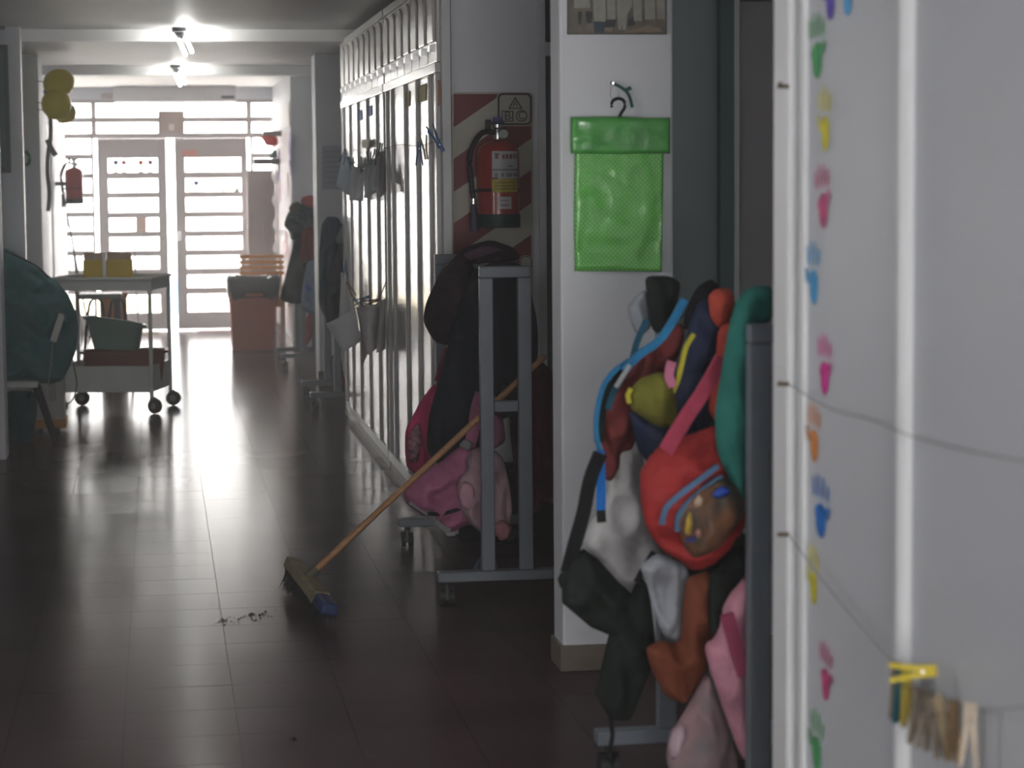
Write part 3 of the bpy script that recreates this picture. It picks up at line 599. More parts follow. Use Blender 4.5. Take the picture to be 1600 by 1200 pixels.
garment('vest', [(472,362),(482,356),(497,358),(498,395),(494,412),(482,408),(469,412),(470,385)], 19.08, 0.05, fabric('brick_red', (0.22,0.05,0.045)), 'brick red vest hanging before the bottle green coat', 'vest', seed=20)
lb = garment('jacket', [(470,478),(474,440),(480,410),(490,403),(500,410),(502,470),(495,492),(480,488)], 19.06, 0.05, fabric('light_denim', (0.22,0.32,0.45)), 'light denim jacket on the rack before the bin', 'jacket', seed=21)
strap('stripe', [(479,452),(488,446),(498,438)], 19.01, 0.05, 0.02, fabric('royal_blue', (0.05,0.13,0.50)), lb)
garment('umbrella_bag', [(478,500),(484,482),(490,490),(488,525),(480,540),(475,536)], 19.12, 0.03, fabric('rose_red', (0.40,0.09,0.12)), 'narrow rose red bag hanging low on the rack before the bin', 'bag', seed=22)

# ---- bags on the nearest rack
BLU = fabric('bright_blue', (0.03, 0.25, 0.52), rough=0.6); RED = fabric('red_nylon', (0.38, 0.034, 0.034), rough=0.6); TEAL = fabric('teal_green_cloth', (0.03, 0.19, 0.16)); DNAVY = fabric('dark_navy_nylon', (0.02, 0.03, 0.07), rough=0.6)
OLV = fabric('olive_yellow', (0.20, 0.20, 0.035)); RUST = fabric('rust_cloth', (0.20, 0.06, 0.03)); WINE = fabric('wine_red', (0.22, 0.045, 0.045)); LGREY = fabric('light_grey_cloth', (0.52, 0.52, 0.52)); SILV = fabric('silver_lining', (0.36, 0.39, 0.43), rough=0.45)
PALEP = fabric('pale_pink_nylon', (0.60, 0.28, 0.36), rough=0.6); DGREEN = fabric('dark_green_black', (0.018, 0.026, 0.022)); YEL = fabric('yellow_piping', (0.65, 0.60, 0.06))
garment('drawstring_bag', [(1008,432),(1047,432),(1063,443),(1058,472),(1048,495),(1032,525),(1018,512),(1012,470)], 5.92, 0.05, DGREEN, 'black drawstring bag peaking above the nearest rack', 'bag', seed=31)
garment('cloth', [(979,482),(990,465),(1008,452),(1014,475),(1018,510),(1005,522),(992,520)], 6.0, 0.03, fabric('pale_blue_grey', (0.36,0.40,0.44)), 'pale blue grey cloth behind the black drawstring bag', 'cloth', seed=32)
bb = garment('backpack', [(938,650),(941,625),(955,598),(985,580),(998,545),(1030,540),(1062,505),(1068,530),(1040,600),(1000,650),(990,700),(970,705),(968,730),(955,750),(940,742),(944,700),(936,680)], 5.72, 0.07, WINE, 'wine red backpack with bright blue straps on the nearest rack', 'backpack', seed=33, fold=0.014)
strap('strap', [(1070,468),(1052,500),(1030,532),(998,555),(975,580)], 5.6, 0.019, 0.014, BLU, bb)
strap('strap', [(1010,500),(995,535),(985,570),(960,610),(950,640)], 5.63, 0.014, 0.012, fabric('dark_teal_strap', (0.02,0.10,0.16)), bb)
strap('edge_piping', [(990,560),(965,575),(945,598),(935,630),(931,670),(937,706)], 5.66, 0.010, 0.02, BLU, bb)
strap('pad', [(985,566),(962,585),(945,615),(939,650),(936,690)], 5.67, 0.022, 0.02, DGREEN, bb)
strap('loop', [(984,570),(972,590),(962,605)], 5.59, 0.010, 0.008, LGREY, bb)
strap('hanging_strap', [(937,704),(939,740),(939,797)], 5.6, 0.022, 0.008, fabric('vivid_blue', (0.02,0.22,0.75)), bb)
strap('strap_end', [(939,797),(940,816)], 5.6, 0.022, 0.010, DGREEN, bb)
nb = garment('backpack', [(984,640),(1000,645),(1050,640),(1063,575),(1075,515),(1090,475),(1110,470),(1128,500),(1128,560),(1112,640),(1090,690),(1050,728),(1020,730),(998,700)], 5.50, 0.085, DNAVY, 'dark navy backpack with a yellow edged olive pocket', 'backpack', seed=34, fold=0.012)
obj('pocket', soft([(982,615),(1000,592),(1033,581),(1050,598),(1058,640),(1056,668),(1030,668),(1005,652),(988,640)], 5.40, 0.045, seed=3, fold=0.006), OLV, parent=nb, smooth='all')
strap('piping', [(1084,522),(1072,542),(1065,570),(1058,598),(1050,615)], 5.395, 0.010, 0.012, YEL, nb)
strap('pocket_edge', [(983,630),(981,617),(986,607)], 5.385, 0.010, 0.012, YEL, nb)
strap('ribbon', [(1050,565),(1045,585),(1050,605)], 5.36, 0.022, 0.008, fabric('rose_pink', (0.65,0.22,0.35)), nb)
garment('hood', [(1066,515),(1074,478),(1090,448),(1110,436),(1122,446),(1118,480),(1100,500),(1085,512)], 5.68, 0.05, BLK, 'black furry hood behind the orange red one', 'hood', seed=35, fold=0.02)
garment('hood', [(1107,462),(1118,452),(1140,450),(1148,470),(1140,500),(1122,512),(1110,495)], 5.38, 0.04, fabric('orange_red', (0.55,0.09,0.06)), 'orange red hood hanging at the top of the nearest rack', 'hood', seed=36)
garment('jacket', [(1122,515),(1142,500),(1148,560),(1140,640),(1120,660),(1106,640),(1118,570)], 5.36, 0.04, fabric('brick', (0.42,0.06,0.045)), 'brick red jacket squeezed between the navy backpack and teal jacket', 'jacket', seed=37)
garment('coat', [(1078,500),(1110,470),(1150,478),(1174,520),(1174,880),(1160,930),(1120,935),(1060,900),(1035,800),(1050,700),(1070,600)], 5.66, 0.04, DGREEN, 'green black coat hanging deep inside the nearest rack', 'coat', seed=48)
rb = garment('backpack', [(1002,740),(1027,703),(1060,688),(1093,677),(1118,667),(1128,700),(1160,760),(1172,790),(1160,825),(1130,862),(1112,878),(1083,890),(1060,872),(1036,858),(1012,825),(1004,785)], 5.16, 0.10, RED, 'big red backpack with a busy printed pocket', 'backpack', seed=38, fold=0.014, fx=8, fz=8)
strap('strap', [(1128,560),(1100,610),(1070,655),(1040,705)], [5.25,5.18,5.12,5.07], 0.034, 0.012, fabric('rose_strap', (0.62,0.09,0.16)), rb)
obj('pocket', soft([(1058,815),(1066,790),(1090,765),(1125,745),(1150,760),(1165,790),(1150,822),(1120,858),(1085,872),(1068,850)], 5.045, 0.05, seed=4, fold=0.006), mat('busy_pocket_print', (0.03,0.045,0.04), 0.55, 0.4, col2=(0.24,0.10,0.045), vs=22), parent=rb, smooth='all')
for nme, px, m in [('piping', [(1034,820),(1040,795),(1060,775),(1090,752),(1122,728)], fabric('steel_blue', (0.12,0.24,0.40))), ('piping', [(1058,830),(1060,805),(1080,780),(1105,760),(1128,745)], fabric('steel_blue', (0.12,0.24,0.40)))]:
    strap(nme, px, [5.045,5.04,5.035,5.035,5.045], 0.011, 0.012, m, rb)
for px, c in [([(1072,812),(1078,798),(1083,815),(1078,835),(1070,832)], (0.60,0.42,0.06)), ([(1084,783),(1092,772),(1101,780),(1096,793),(1087,793)], (0.62,0.45,0.32)), ([(1113,770),(1130,758),(1143,768),(1130,778),(1116,778)], (0.02,0.08,0.45)), ([(1085,830),(1093,824),(1099,836),(1090,842)], (0.5,0.25,0.2)), ([(1070,842),(1086,838),(1088,846),(1072,848)], (0.03,0.03,0.2))]:
    obj('print_patch', soft(px, 4.992, 0.006, fold=0.0), mat('print_%d' % int(c[0]*100+c[2]*1000), c, 0.6), parent=rb, smooth='all')
garment('jacket', [(1150,475),(1165,456),(1185,449),(1206,452),(1206,505),(1174,512),(1172,600),(1170,680),(1163,760),(1167,800),(1147,765),(1120,700),(1118,640),(1131,560),(1140,510)], 5.06, 0.05, TEAL, 'teal green jacket draped over the near end of the nearest rack', 'jacket', seed=39, fold=0.014, fx=12, fz=3)
garment('t_shirt', [(962,700),(1000,692),(1008,740),(1006,790),(1012,825),(1034,862),(1028,882),(988,924),(966,908),(948,882),(912,852),(924,815),(946,790),(955,745)], 5.85, 0.05, LGREY, 'light grey shirt hanging behind the red backpack', 'shirt', seed=40, fold=0.012, fx=8, fz=3)
kb = garment('shoulder_bag', [(877,900),(890,872),(912,857),(935,873),(966,909),(986,926),(1000,902),(1014,915),(1024,1000),(1028,1020),(1008,1068),(985,1126),(954,1125),(930,1084),(951,992),(923,980),(878,942)], 5.58, 0.06, DGREEN, 'black shoulder bag sagging low on the nearest rack', 'bag', seed=41, fold=0.014, round_=False)
strap('strap', [(938,708),(922,750),(912,800),(898,850),(886,895)], 5.56, 0.034, 0.010, BLK, kb)
strap('strap', [(1022,862),(1008,885),(994,910)], 5.5, 0.014, 0.008, BLK, kb)
strap('drawstring', [(954,1122),(957,1150),(953,1172),(957,1195)], 5.56, 0.010, 0.008, BLK, kb)
obj('knot', soft([(946,1180),(955,1172),(962,1184),(955,1196)], 5.55, 0.012, fold=0.0), BLK, parent=kb, smooth='all')
strap('zip_edge', [(879,895),(874,905),(878,918)], 5.55, 0.008, 0.008, BLK, kb)
garment('lining_cloth', [(1000,885),(1030,864),(1078,890),(1070,960),(1064,1005),(1036,992),(1019,945),(1012,915)], 5.40, 0.045, SILV, 'silver grey cloth hanging under the red backpack', 'cloth', seed=42, fold=0.014)
garment('jacket', [(1072,905),(1110,893),(1122,940),(1119,1000),(1096,1060),(1070,1099),(1040,1086),(1018,1042),(1010,1012),(1032,1000),(1064,1005),(1066,960)], 5.32, 0.06, RUST, 'rust brown jacket hanging under the silver cloth', 'jacket', seed=43, fold=0.016)
garment('bag', [(1108,895),(1135,870),(1160,850),(1170,880),(1150,930),(1132,960),(1124,998),(1110,990)], 5.2, 0.04, DGREEN, 'dark green black bag between the rust and pink jackets', 'bag', seed=44)
pk = garment('jacket', [(1101,1010),(1122,995),(1132,945),(1172,892),(1175,1050),(1176,1185),(1158,1182),(1128,1100),(1110,1045)], 5.12, 0.06, PALEP, 'pale pink padded jacket low on the nearest rack', 'jacket', seed=45, fold=0.014, fx=10, fz=3)
strap('lining_stripe', [(1136,960),(1150,1010),(1163,1055)], 5.04, 0.030, 0.02, fabric('raspberry', (0.42,0.08,0.16)), pk)
garment('leggings', [(1042,1185),(1046,1150),(1070,1115),(1095,1065),(1106,1050),(1125,1100),(1150,1180),(1155,1215),(1100,1230),(1050,1215)], 5.28, 0.06, fabric('faded_print', (0.20,0.18,0.19), col2=(0.40,0.24,0.26), vs=12), 'faded grey pink leggings bundled at the bottom of the nearest rack', 'leggings', seed=46)
garment('sock', [(1044,1165),(1052,1140),(1068,1130),(1074,1150),(1062,1180),(1048,1188)], 5.18, 0.03, fabric('pale_mauve', (0.52,0.40,0.45)), 'pale mauve sock on the faded leggings', 'sock', seed=47)

# ================================================================== ON THE EXTINGUISHER WALL
YW = 10.17
CREAM = mat('cream_board', (0.50, 0.49, 0.42), 0.45, 0.4, 0.05); BRED = mat('dark_red_print', (0.20, 0.03, 0.045), 0.45, 0.4, 0.08)
def rrect(x0, y0, x1, y1, r, Y, n=6):
    out = []
    for cx, cy, a0 in ((x1-r, y0+r, -90), (x1-r, y1-r, 0), (x0+r, y1-r, 90), (x0+r, y0+r, 180)):
        for k in range(n+1):
            a = math.radians(a0+90*k/n); out.append(P(cx+r*math.cos(a), cy+r*math.sin(a), Y))
    return out
bd = thing('extinguisher_sign', P(770, 470, YW-0.01), 'cream sign board with dark red diagonal stripes behind the extinguisher', 'sign')
obj('backing', MB().prism(rrect(706, 144, 833, 490, 8, YW-0.008), (0, 0.008, 0)), CREAM, bd)
def clip(poly, x0, x1, y0, y1):
    for ax, lim, sg in ((0, x0, 1), (0, x1, -1), (1, y0, 1), (1, y1, -1)):
        out = []
        for a, b in zip(poly, poly[1:]+poly[:1]):
            ia, ib = (a[ax]-lim)*sg >= 0, (b[ax]-lim)*sg >= 0
            if ia: out.append(a)
            if ia != ib:
                t = (lim-a[ax])/(b[ax]-a[ax]); out.append((a[0]+t*(b[0]-a[0]), a[1]+t*(b[1]-a[1])))
        poly = out
        if not poly: return []
    return poly
for k in range(6):
    ya = 146+k*101; m_ = 0.69                                   # stripe upper edge at x=711, running up to the right
    q = clip([(709, ya+1), (830, ya+1-m_*121), (830, ya+53-m_*121), (709, ya+53)], 709, 830, 147, 486)
    q2 = []
    if len(q) > 2: obj('stripe', MB().prism([P(x, y, YW-0.010) for x, y in q], (0, 0.002, 0)), BRED, bd)
lg = thing('class_sign', P(804, 196, YW-0.013), 'square fire class sign reading A B C above the extinguisher', 'sign')
obj('plate', MB().prism(rrect(776, 144, 832.5, 197, 9, YW-0.014), (0, 0.0035, 0)), CREAM, lg)
PRN = mat('dark_brown_print', (0.06, 0.03, 0.035), 0.5)
def ring(name, outer, inner, par, Y, m=PRN):
    n = len(outer); mb = MB()
    for i in range(n): mb.prism([outer[i], outer[(i+1) % n], inner[(i+1) % n], inner[i]], (0, 0.001, 0))
    obj(name, mb, m, par)
ring('border', rrect(777.5, 145.5, 831, 195.5, 8, YW-0.0155), rrect(780.5, 148.5, 828, 192.5, 6, YW-0.0155), lg, YW)
def poly(px, Y): return [P(x, y, Y) for x, y in px]
ring('triangle', poly([(805,151),(817,170),(794,170)], YW-0.0155), poly([(805,154.5),(813.5,168.3),(797,168.3)], YW-0.0155), lg, YW)
ring('square', poly([(784,173),(802,173),(802,190),(784,190)], YW-0.0155), poly([(785.6,174.5),(800,174.5),(800,188.5),(785.6,188.5)], YW-0.0155), lg, YW)
cc = [(815+9.2*math.cos(2*math.pi*k/24), 181+9.2*math.sin(2*math.pi*k/24)) for k in range(24)]; ci = [(815+7.6*math.cos(2*math.pi*k/24), 181+7.6*math.sin(2*math.pi*k/24)) for k in range(24)]
ring('circle', poly(cc, YW-0.0155), poly(ci, YW-0.0155), lg, YW)
def letter(ch, px, py, hpx, Y, m, par, wide=1.0, name='letter'):
    cu = bpy.data.curves.new('letter', 'FONT'); cu.body = ch; cu.align_x = 'CENTER'; cu.align_y = 'CENTER'; cu.extrude = 0.0006; cu.size = 1.0
    o = bpy.data.objects.new('letter', cu); dg = bpy.context.evaluated_depsgraph_get()
    COL.objects.link(o); dg.update(); me = bpy.data.meshes.new_from_object(o.evaluated_get(dg)); COL.objects.unlink(o); bpy.data.objects.remove(o)
    s = hpx/(FPX/Y)/0.70; c = P(px, py, Y); mb = MB()
    mb.v = [Vector((c.x+v.co.x*s*wide, c.y-v.co.z*1.0, c.z+v.co.y*s)) for v in me.vertices]; mb.f = [tuple(p.vertices) for p in me.polygons]
    bpy.data.meshes.remove(me); return obj(name, mb, m, par)
letter('A', 805, 163, 9, YW-0.0155, PRN, lg, 1.0); letter('B', 793, 181.5, 13, YW-0.0155, PRN, lg, 1.1); letter('C', 815, 181, 13, YW-0.0155, PRN, lg, 0.9)
lg2 = obj('class_sign_lower', MB().prism(rrect(812, 399, 832, 424, 8, YW-0.012), (0, 0.003, 0)), CREAM, label='small cream round cornered plate low beside the coats', cat='sign')
ring('border', rrect(813, 400, 831, 423, 7.5, YW-0.0135), rrect(814.2, 401.2, 829.8, 421.8, 6.8, YW-0.0135), lg2, YW)
# the extinguisher
YE = YW-0.115
def extinguisher(xp, ytop, ybot, wpx, Y, label, full=True, red=(0.36, 0.035, 0.03)):
    sc = FPX/Y; c = P(xp, ybot, Y); R = wpx/2/sc; Ht = (ybot-ytop)/sc
    r = thing('fire_extinguisher', c, label, 'extinguisher')
    RM = mat('extinguisher_red', red, 0.28, 0.5, 0.05, 8, coat=0.3); DKT = mat('dark_green_skirt', (0.015, 0.045, 0.045), 0.5)
    b = obj('cylinder', MB().lathe(c, [(R*0.9,0.03*Ht),(R,0.05*Ht),(R,0.82*Ht),(R*0.97,0.87*Ht),(R*0.86,0.92*Ht),(R*0.62,0.965*Ht),(R*0.3,0.985*Ht),(R*0.22,1.0*Ht)], 36), RM, r, smooth=True)
    obj('skirt', MB().lathe(c, [(R*0.98,0.0),(R*1.03,0.01*Ht),(R*1.03,0.15*Ht),(R*0.98,0.155*Ht)], 36), DKT, r, smooth=True)
    top = c+Vector((0,0,Ht))
    obj('valve', MB().lathe(top, [(0.018,-0.01),(0.02,0.02),(0.016,0.045),(0.022,0.05),(0.022,0.065)], 16), CHROME, r, smooth=True)
    obj('lever', MB().box(top.x-0.045, top.x+0.03, top.y-0.012, top.y+0.012, top.z+0.062, top.z+0.074).box(top.x-0.055, top.x-0.03, top.y-0.010, top.y+0.010, top.z+0.03, top.z+0.085), BLACK, r, bevel=0.003)
    obj('gauge', MB().lathe(top+Vector((0.02, -0.045, 0.022)), [(0.019,0),(0.02,0.006),(0.02,0.02)], 18, 'y'), mat('pale_green_gauge', (0.35,0.45,0.38), 0.3), r, smooth=True)
    hx = c.x-R-0.03
    pts = [top+Vector((-0.015,-0.01,0.03)), top+Vector((-0.07,-0.02,0.028)), Vector((hx+0.01, c.y-0.03, c.z+Ht*0.93)), Vector((hx-0.008, c.y-0.04, c.z+Ht*0.75)), Vector((hx, c.y-0.04, c.z+Ht*0.5)), Vector((hx+0.008, c.y-0.04, c.z+Ht*0.3))]
    hs = obj('hose', MB().tube(crom(pts, 0.02, closed=False), 0.0115, 10), BLACK, r, smooth=True)
    obj('nozzle', MB().tube([pts[-1]+Vector((0,0,0.01)), pts[-1]+Vector((0.002,0,-0.05)), pts[-1]+Vector((0.004,0,-0.13))], [0.013,0.016,0.022], 12), mat('violet_grey_nozzle', (0.08,0.07,0.13), 0.5), hs, smooth=True)
    obj('ferrule', MB().tube([pts[-1]+Vector((0,0,0.012)), pts[-1]+Vector((0,0,-0.012))], 0.0155, 12), CHROME, hs, smooth=True)
    obj('strap', MB().lathe(c+Vector((0,0,Ht*0.405)), [(R*1.012,0),(R*1.012,0.014)], 36).box(hx-0.008, c.x-R*0.9, c.y-0.03, c.y-0.02, c.z+Ht*0.40, c.z+Ht*0.43), BLACK, r, smooth=True)
    return r, c, R, Ht
def curved(par, c, R, a0, a1, z0, z1, m, name='label', off=0.0015):
    mb = MB(); n = 14
    for k in range(n+1):
        a = a0+(a1-a0)*k/n; x, y = math.sin(a), -math.cos(a)
        for rr in (R+off, R+off-0.001):
            for z in (z0, z1): mb.v.append(Vector((c.x+x*rr, c.y+y*rr, c.z+z)))
    for k in range(n):
        b = k*4; mb.f += [(b,b+4,b+5,b+1),(b+2,b+3,b+7,b+6),(b+1,b+5,b+7,b+3),(b,b+2,b+6,b+4)]
    return obj(name, mb, m, par, smooth=True)
ex, ec, ER, EH = extinguisher(779, 217, 355, 67, YE, 'red fire extinguisher with white and yellow labels on the striped board')
LW = mat('white_label', (0.50, 0.50, 0.52), 0.4); LYE = mat('yellow_label', (0.45, 0.38, 0.05), 0.45, var=0.2, vs=60); LGY = mat('label_print_grey', (0.20, 0.21, 0.24), 0.5); LRD = mat('label_print_red', (0.25, 0.10, 0.10), 0.5)
hz = lambda y: (355-y)/(FPX/YE)
wl_ = curved(ex, ec, ER, -0.42, 0.95, hz(279), hz(236), LW)
for ya, yb, m, a0, a1 in [(239,241,LGY,-0.33,-0.05),(240,248,LRD,-0.28,-0.12),(241,248,LRD,0.05,0.16),(241,248,LRD,0.22,0.33),(241,248,LRD,0.4,0.55),(241,248,LRD,0.62,0.72),(240,248,LGY,0.78,0.88),(258,260.5,LGY,0.3,0.62),(263.5,266.5,LGY,-0.4,0.93),(270,276,LGY,-0.3,-0.15),(270,276,LGY,-0.02,0.12),(270,276,LGY,0.25,0.55),(270,276,LGY,0.62,0.9),(277,279,BLACK,-0.42,-0.15)]:
    curved(wl_, ec, ER, a0, a1, hz(yb), hz(ya), m, 'print', 0.0028)
ly = curved(ex, ec, ER, -0.44, 0.95, hz(300), hz(279.6), LYE)
for ya, yb in ((284,286),(289,291),(294,296)): curved(ly, ec, ER, -0.3, 0.75, hz(yb), hz(ya), mat('mustard_print', (0.28,0.20,0.03), 0.5), 'print', 0.0028)
tg = curved(ex, ec, ER, -0.18, 0.5, hz(326), hz(307), LW)
for ya, yb in ((312,313.2),(319,321)): curved(tg, ec, ER, -0.05, 0.35, hz(yb), hz(ya), LRD, 'print', 0.0028)
obj('pull_tag', MB().tube([P(777,183,YE), P(777,191,YE)], [0.018, 0.02], 12), mat('violet_tag', (0.12,0.10,0.32), 0.5), ex, smooth=True)
obj('wall_bracket', box(ec.x-0.03, ec.x+0.03, ec.y+ER*0.8, YW-0.01, ec.z+EH*0.6, ec.z+EH*0.75), DARKM, ex)

# ================================================================== ON THE FRONT COLUMN
YC = 7.25
GRN = dotted('green_dotted_plastic', (0.13, 0.60, 0.09), (0.45, 0.75, 0.25), 95); GRN2 = mat('green_plastic_flap', (0.10, 0.46, 0.09), 0.28, 0.55, 0.2, 10, 0.4, 16, coat=0.3)
gbag = thing('garment_bag', P(965, 425, YC-0.04), 'bright green dotted plastic bag on a black hanger on the white column', 'bag')
def slab(px, Y, t, seed, fold): return soft(px, Y, t, seed=seed, fold=fold, fx=9, fz=6, round_=False, bulge=0.5)
obj('pouch', slab([(898,230),(1037,230),(1036,300),(1034,425),(964,424),(898,424),(897,330)], YC-0.03, 0.014, 1, 0.0018), GRN, gbag, smooth='all')
obj('flap', slab([(892,183),(930,182),(970,182),(1010,184),(1047,184),(1047,240),(970,241),(892,240)], YC-0.045, 0.012, 2, 0.0022), GRN2, gbag, smooth='all')
hk = [(967,184),(971,176),(976,168),(975,158),(968,154),(961,155),(956,160),(956,168)]
obj('hanger_hook', MB().tube(crom([P(x, y, YC-0.04) for x, y in hk], 0.006, closed=False), 0.0048, 8), BLACK, gbag, smooth=True)
rbn = obj('ribbon', MB().ribbon(crom([P(x, y, YC-0.012) for x, y in [(954,129),(966,134),(978,142),(984,152),(988,168)]], 0.01, closed=False), 0.009, 0.004), mat('dark_green_ribbon', (0.03,0.13,0.09), 0.6), label='dark green ribbon tied to a nail above the green bag', cat='ribbon')
obj('tail', MB().ribbon([P(x, y, YC-0.010) for x, y in [(978,141),(986,137)]], 0.012, 0.004), MATS['dark_green_ribbon'], rbn)
obj('loop', MB().tube(crom([P(x, y, YC-0.03) for x, y in [(956,132),(954,150),(962,158),(967,150),(966,140)]], 0.008, closed=False), 0.002, 6), mat('clear_thread', (0.6,0.6,0.6), 0.4), rbn)
obj('nail', MB().tube([P(958,130,YC), P(958,130,YC-0.03)], 0.004, 8), CHROME, rbn)
# old class photo above
ph = thing('framed_photo', P(965, 53, YC-0.01), 'old brownish class photograph of a group in white coats on the column', 'picture')
def rp(x0, y0, x1, y1, Y, t): return MB().prism(poly([(x0,y0),(x1,y0),(x1,y1),(x0,y1)], Y), (0, t, 0))
obj('mount', rp(887, -60, 1042, 53.5, YC-0.012, 0.012), mat('dark_photo_edge', (0.09,0.08,0.08), 0.5), ph)
pic = obj('print', rp(888.5, -58, 1040.5, 52, YC-0.0132, 0.001), mat('sepia_print', (0.13,0.115,0.095), 0.4, 0.4, 0.35, 30, col2=(0.23,0.19,0.15)), ph)
COATS = mat('faded_white_coats', (0.34,0.34,0.30), 0.5, var=0.12, vs=40); DKP = mat('faded_dark', (0.06,0.07,0.07), 0.5); BLP = mat('faded_blue', (0.06,0.09,0.12), 0.5); FLP = mat('faded_floor', (0.30,0.24,0.17), 0.5)
for (px, m) in [([(896,-40),(920,-40),(922,12),(897,13)], COATS), ([(925,-35),(945,-35),(947,34),(928,33)], COATS), ([(948,-38),(960,-38),(962,30),(949,30)], COATS), ([(964,-42),(985,-42),(988,10),(980,22),(978,47),(973,47),(972,38),(970,47),(966,46),(964,20)], COATS), ([(988,-36),(1003,-36),(1003,33),(990,33)], COATS), ([(1006,-40),(1022,-40),(1024,30),(1008,31)], COATS), ([(1025,-38),(1038,-38),(1039,30),(1027,30)], COATS), ([(928,34),(946,34),(944,51),(929,51)], BLP), ([(946,31),(963,31),(961,42),(945,43)], DKP), ([(981,30),(990,27),(992,40),(980,41)], DKP), ([(903,18),(909,18),(908,38),(904,38)], DKP), ([(915,18),(926,18),(924,36),(917,36)], DKP), ([(975,50),(1010,40),(1030,43),(1036,50)], FLP), ([(945,43),(957,43),(957,49),(945,49)], FLP)]:
    obj('figure', MB().prism(poly(px, YC-0.0142), (0, 0.0008, 0)), m, pic)
# bright head shapes of the people, mostly above the frame
# ================================================================== THE BROOM
A, B = Vector((0.495, 8.92, 0.105)), Vector((0.585, 8.16, 0.055)); ax = (B-A).normalized()
up = Vector((0.25, -0.05, 1)); sd = ax.cross(up).normalized(); up = sd.cross(ax).normalized()
def bpt(s, a, b): return A.lerp(B, s)+sd*a+up*b
br = thing('broom', (0.56, 8.6, 0), 'worn push broom with a long wooden handle leaning into the coat rack', 'broom')
WOODB = mat('dusty_wood_block', (0.36, 0.31, 0.20), 0.7, 0.3, 0.2, 18); HAND = mat('broom_handle_wood', (0.42, 0.22, 0.10), 0.5, 0.4, 0.15, 8, stretch=(2, 2, 8)); BRB = mat('blue_broom_end', (0.015, 0.04, 0.14), 0.5); BRI = mat('dark_bristles', (0.03, 0.03, 0.028), 0.8, bump=0.6, bs=120)
def block(s0, s1, w0, w1, h0, h1, n=6):
    mb = MB(); vs = []
    for k in range(n+1):
        s = s0+(s1-s0)*k/n; e = 1.0
        vs += [bpt(s, -w0*e, h0), bpt(s, w1*e, h0), bpt(s, w1*0.8, h1), bpt(s, -w0*0.8, h1)]
    mb.v = vs
    for k in range(n):
        for q in range(4): mb.f.append((k*4+q, k*4+(q+1) % 4, k*4+4+(q+1) % 4, k*4+4+q))
    mb.f += [(3,2,1,0), tuple(n*4+q for q in range(4))]; return mb
obj('block', block(0.0, 0.72, 0.035, 0.035, -0.02, 0.025), WOODB, br, bevel=0.008)
obj('block_band', block(0.715, 0.78, 0.036, 0.036, -0.021, 0.027), mat('ochre_band', (0.30,0.24,0.12), 0.6), br, bevel=0.005)
obj('block_end', block(0.775, 1.0, 0.035, 0.035, -0.022, 0.024), BRB, br, bevel=0.012)
mb = MB(); rnd = random.Random(3)
for k in range(420):
    s = rnd.random()*0.98+0.01; a = rnd.uniform(-0.03, 0.03); p = bpt(s, a, -0.018); q = Vector((p.x-rnd.uniform(-0.005, 0.055)+a*0.5, p.y+rnd.uniform(-0.015, 0.015), max(0.001, rnd.uniform(0.0, 0.012)))); w = 0.0028
    mb.add([p+Vector((w,0,0)), p+Vector((-w,w,0)), p+Vector((-w,-w,0)), q], [(0,1,3),(1,2,3),(2,0,3)])
obj('bristles', mb, BRI, br, kind='stuff')
H0 = bpt(0.42, 0, 0.02); H1 = P(852, 556, 8.62)
hd_ = obj('handle', MB().tube([H0, H0.lerp(H1, 0.5), H1], [0.013, 0.0125, 0.012], 12), HAND, br, smooth=True)
obj('socket', MB().tube([H0-(H1-H0).normalized()*0.01, H0+(H1-H0).normalized()*0.045], [0.022, 0.017], 12), mat('worn_socket', (0.12,0.11,0.08), 0.7), br, smooth=True)
dm = MB()
for k in range(60):
    t = rnd.random(); p = PF(430-90*t+rnd.uniform(-8, 8), 958+16*t+rnd.uniform(-6, 6)); s = rnd.uniform(0.002, 0.006)
    dm.add([p+Vector((s,0,0.0005)), p+Vector((0,s,0.0005)), p+Vector((-s,0,0.0005)), p+Vector((0,-s,0.0005)), p+Vector((0,0,s*0.8))], [(0,1,4),(1,2,4),(2,3,4),(3,0,4)])
for px, py in ((457,1155),(393,960)):
    p = PF(px, py); s = 0.012; dm.add([p+Vector((s,0,0.0005)), p+Vector((0,s,0.0005)), p+Vector((-s,0,0.0005)), p+Vector((0,-s,0.0005)), p+Vector((0,0,s*0.8))], [(0,1,4),(1,2,4),(2,3,4),(3,0,4)])
obj('swept_dust', dm, mat('dust', (0.05,0.045,0.04), 0.9), kind='stuff', label='small crumbs of swept dust on the floor beside the broom', cat='dust')

# ================================================================== THE TROLLEY AND ITS LOAD
TO = Vector((-0.057, 15.916, 0)); ex_ = Vector((-0.64, 0.15, 0)).normalized(); ey_ = Vector((0.15, 0.64, 0)).normalized()
TM = Matrix.Translation(TO) @ Matrix((( -ex_.x, ey_.x, 0, 0), (-ex_.y, ey_.y, 0, 0), (0,0,1,0), (0,0,0,1)))   # local x to the right (0 = near right leg), y away
TW, TD = 0.66, 0.57
tr = thing('service_trolley', TM @ Vector((-TW/2, TD/2, 0)), 'white metal service trolley with two trays on black casters', 'trolley')
TRW = mat('trolley_white', (0.62, 0.64, 0.62), 0.35, 0.45, 0.05, 5)
def tray(z0, z1, nm, ov=0.0):
    mb = MB(); t = 0.012; a, b, c, d = -TW-ov, ov, -ov, TD+ov
    mb.box(a, b, c, d, z0, z0+t, TM).box(a, b, c-0.001, c+t, z0, z1, TM).box(a, b, d-t, d, z0, z1, TM).box(a, a+t, c+t, d-t, z0+t, z1, TM).box(b-t, b, c+t, d-t, z0+t, z1, TM)
    return obj(nm, mb, TRW, tr)
tray(0.145, 0.325, 'lower_tray'); tray(0.845, 0.925, 'upper_tray', 0.012)
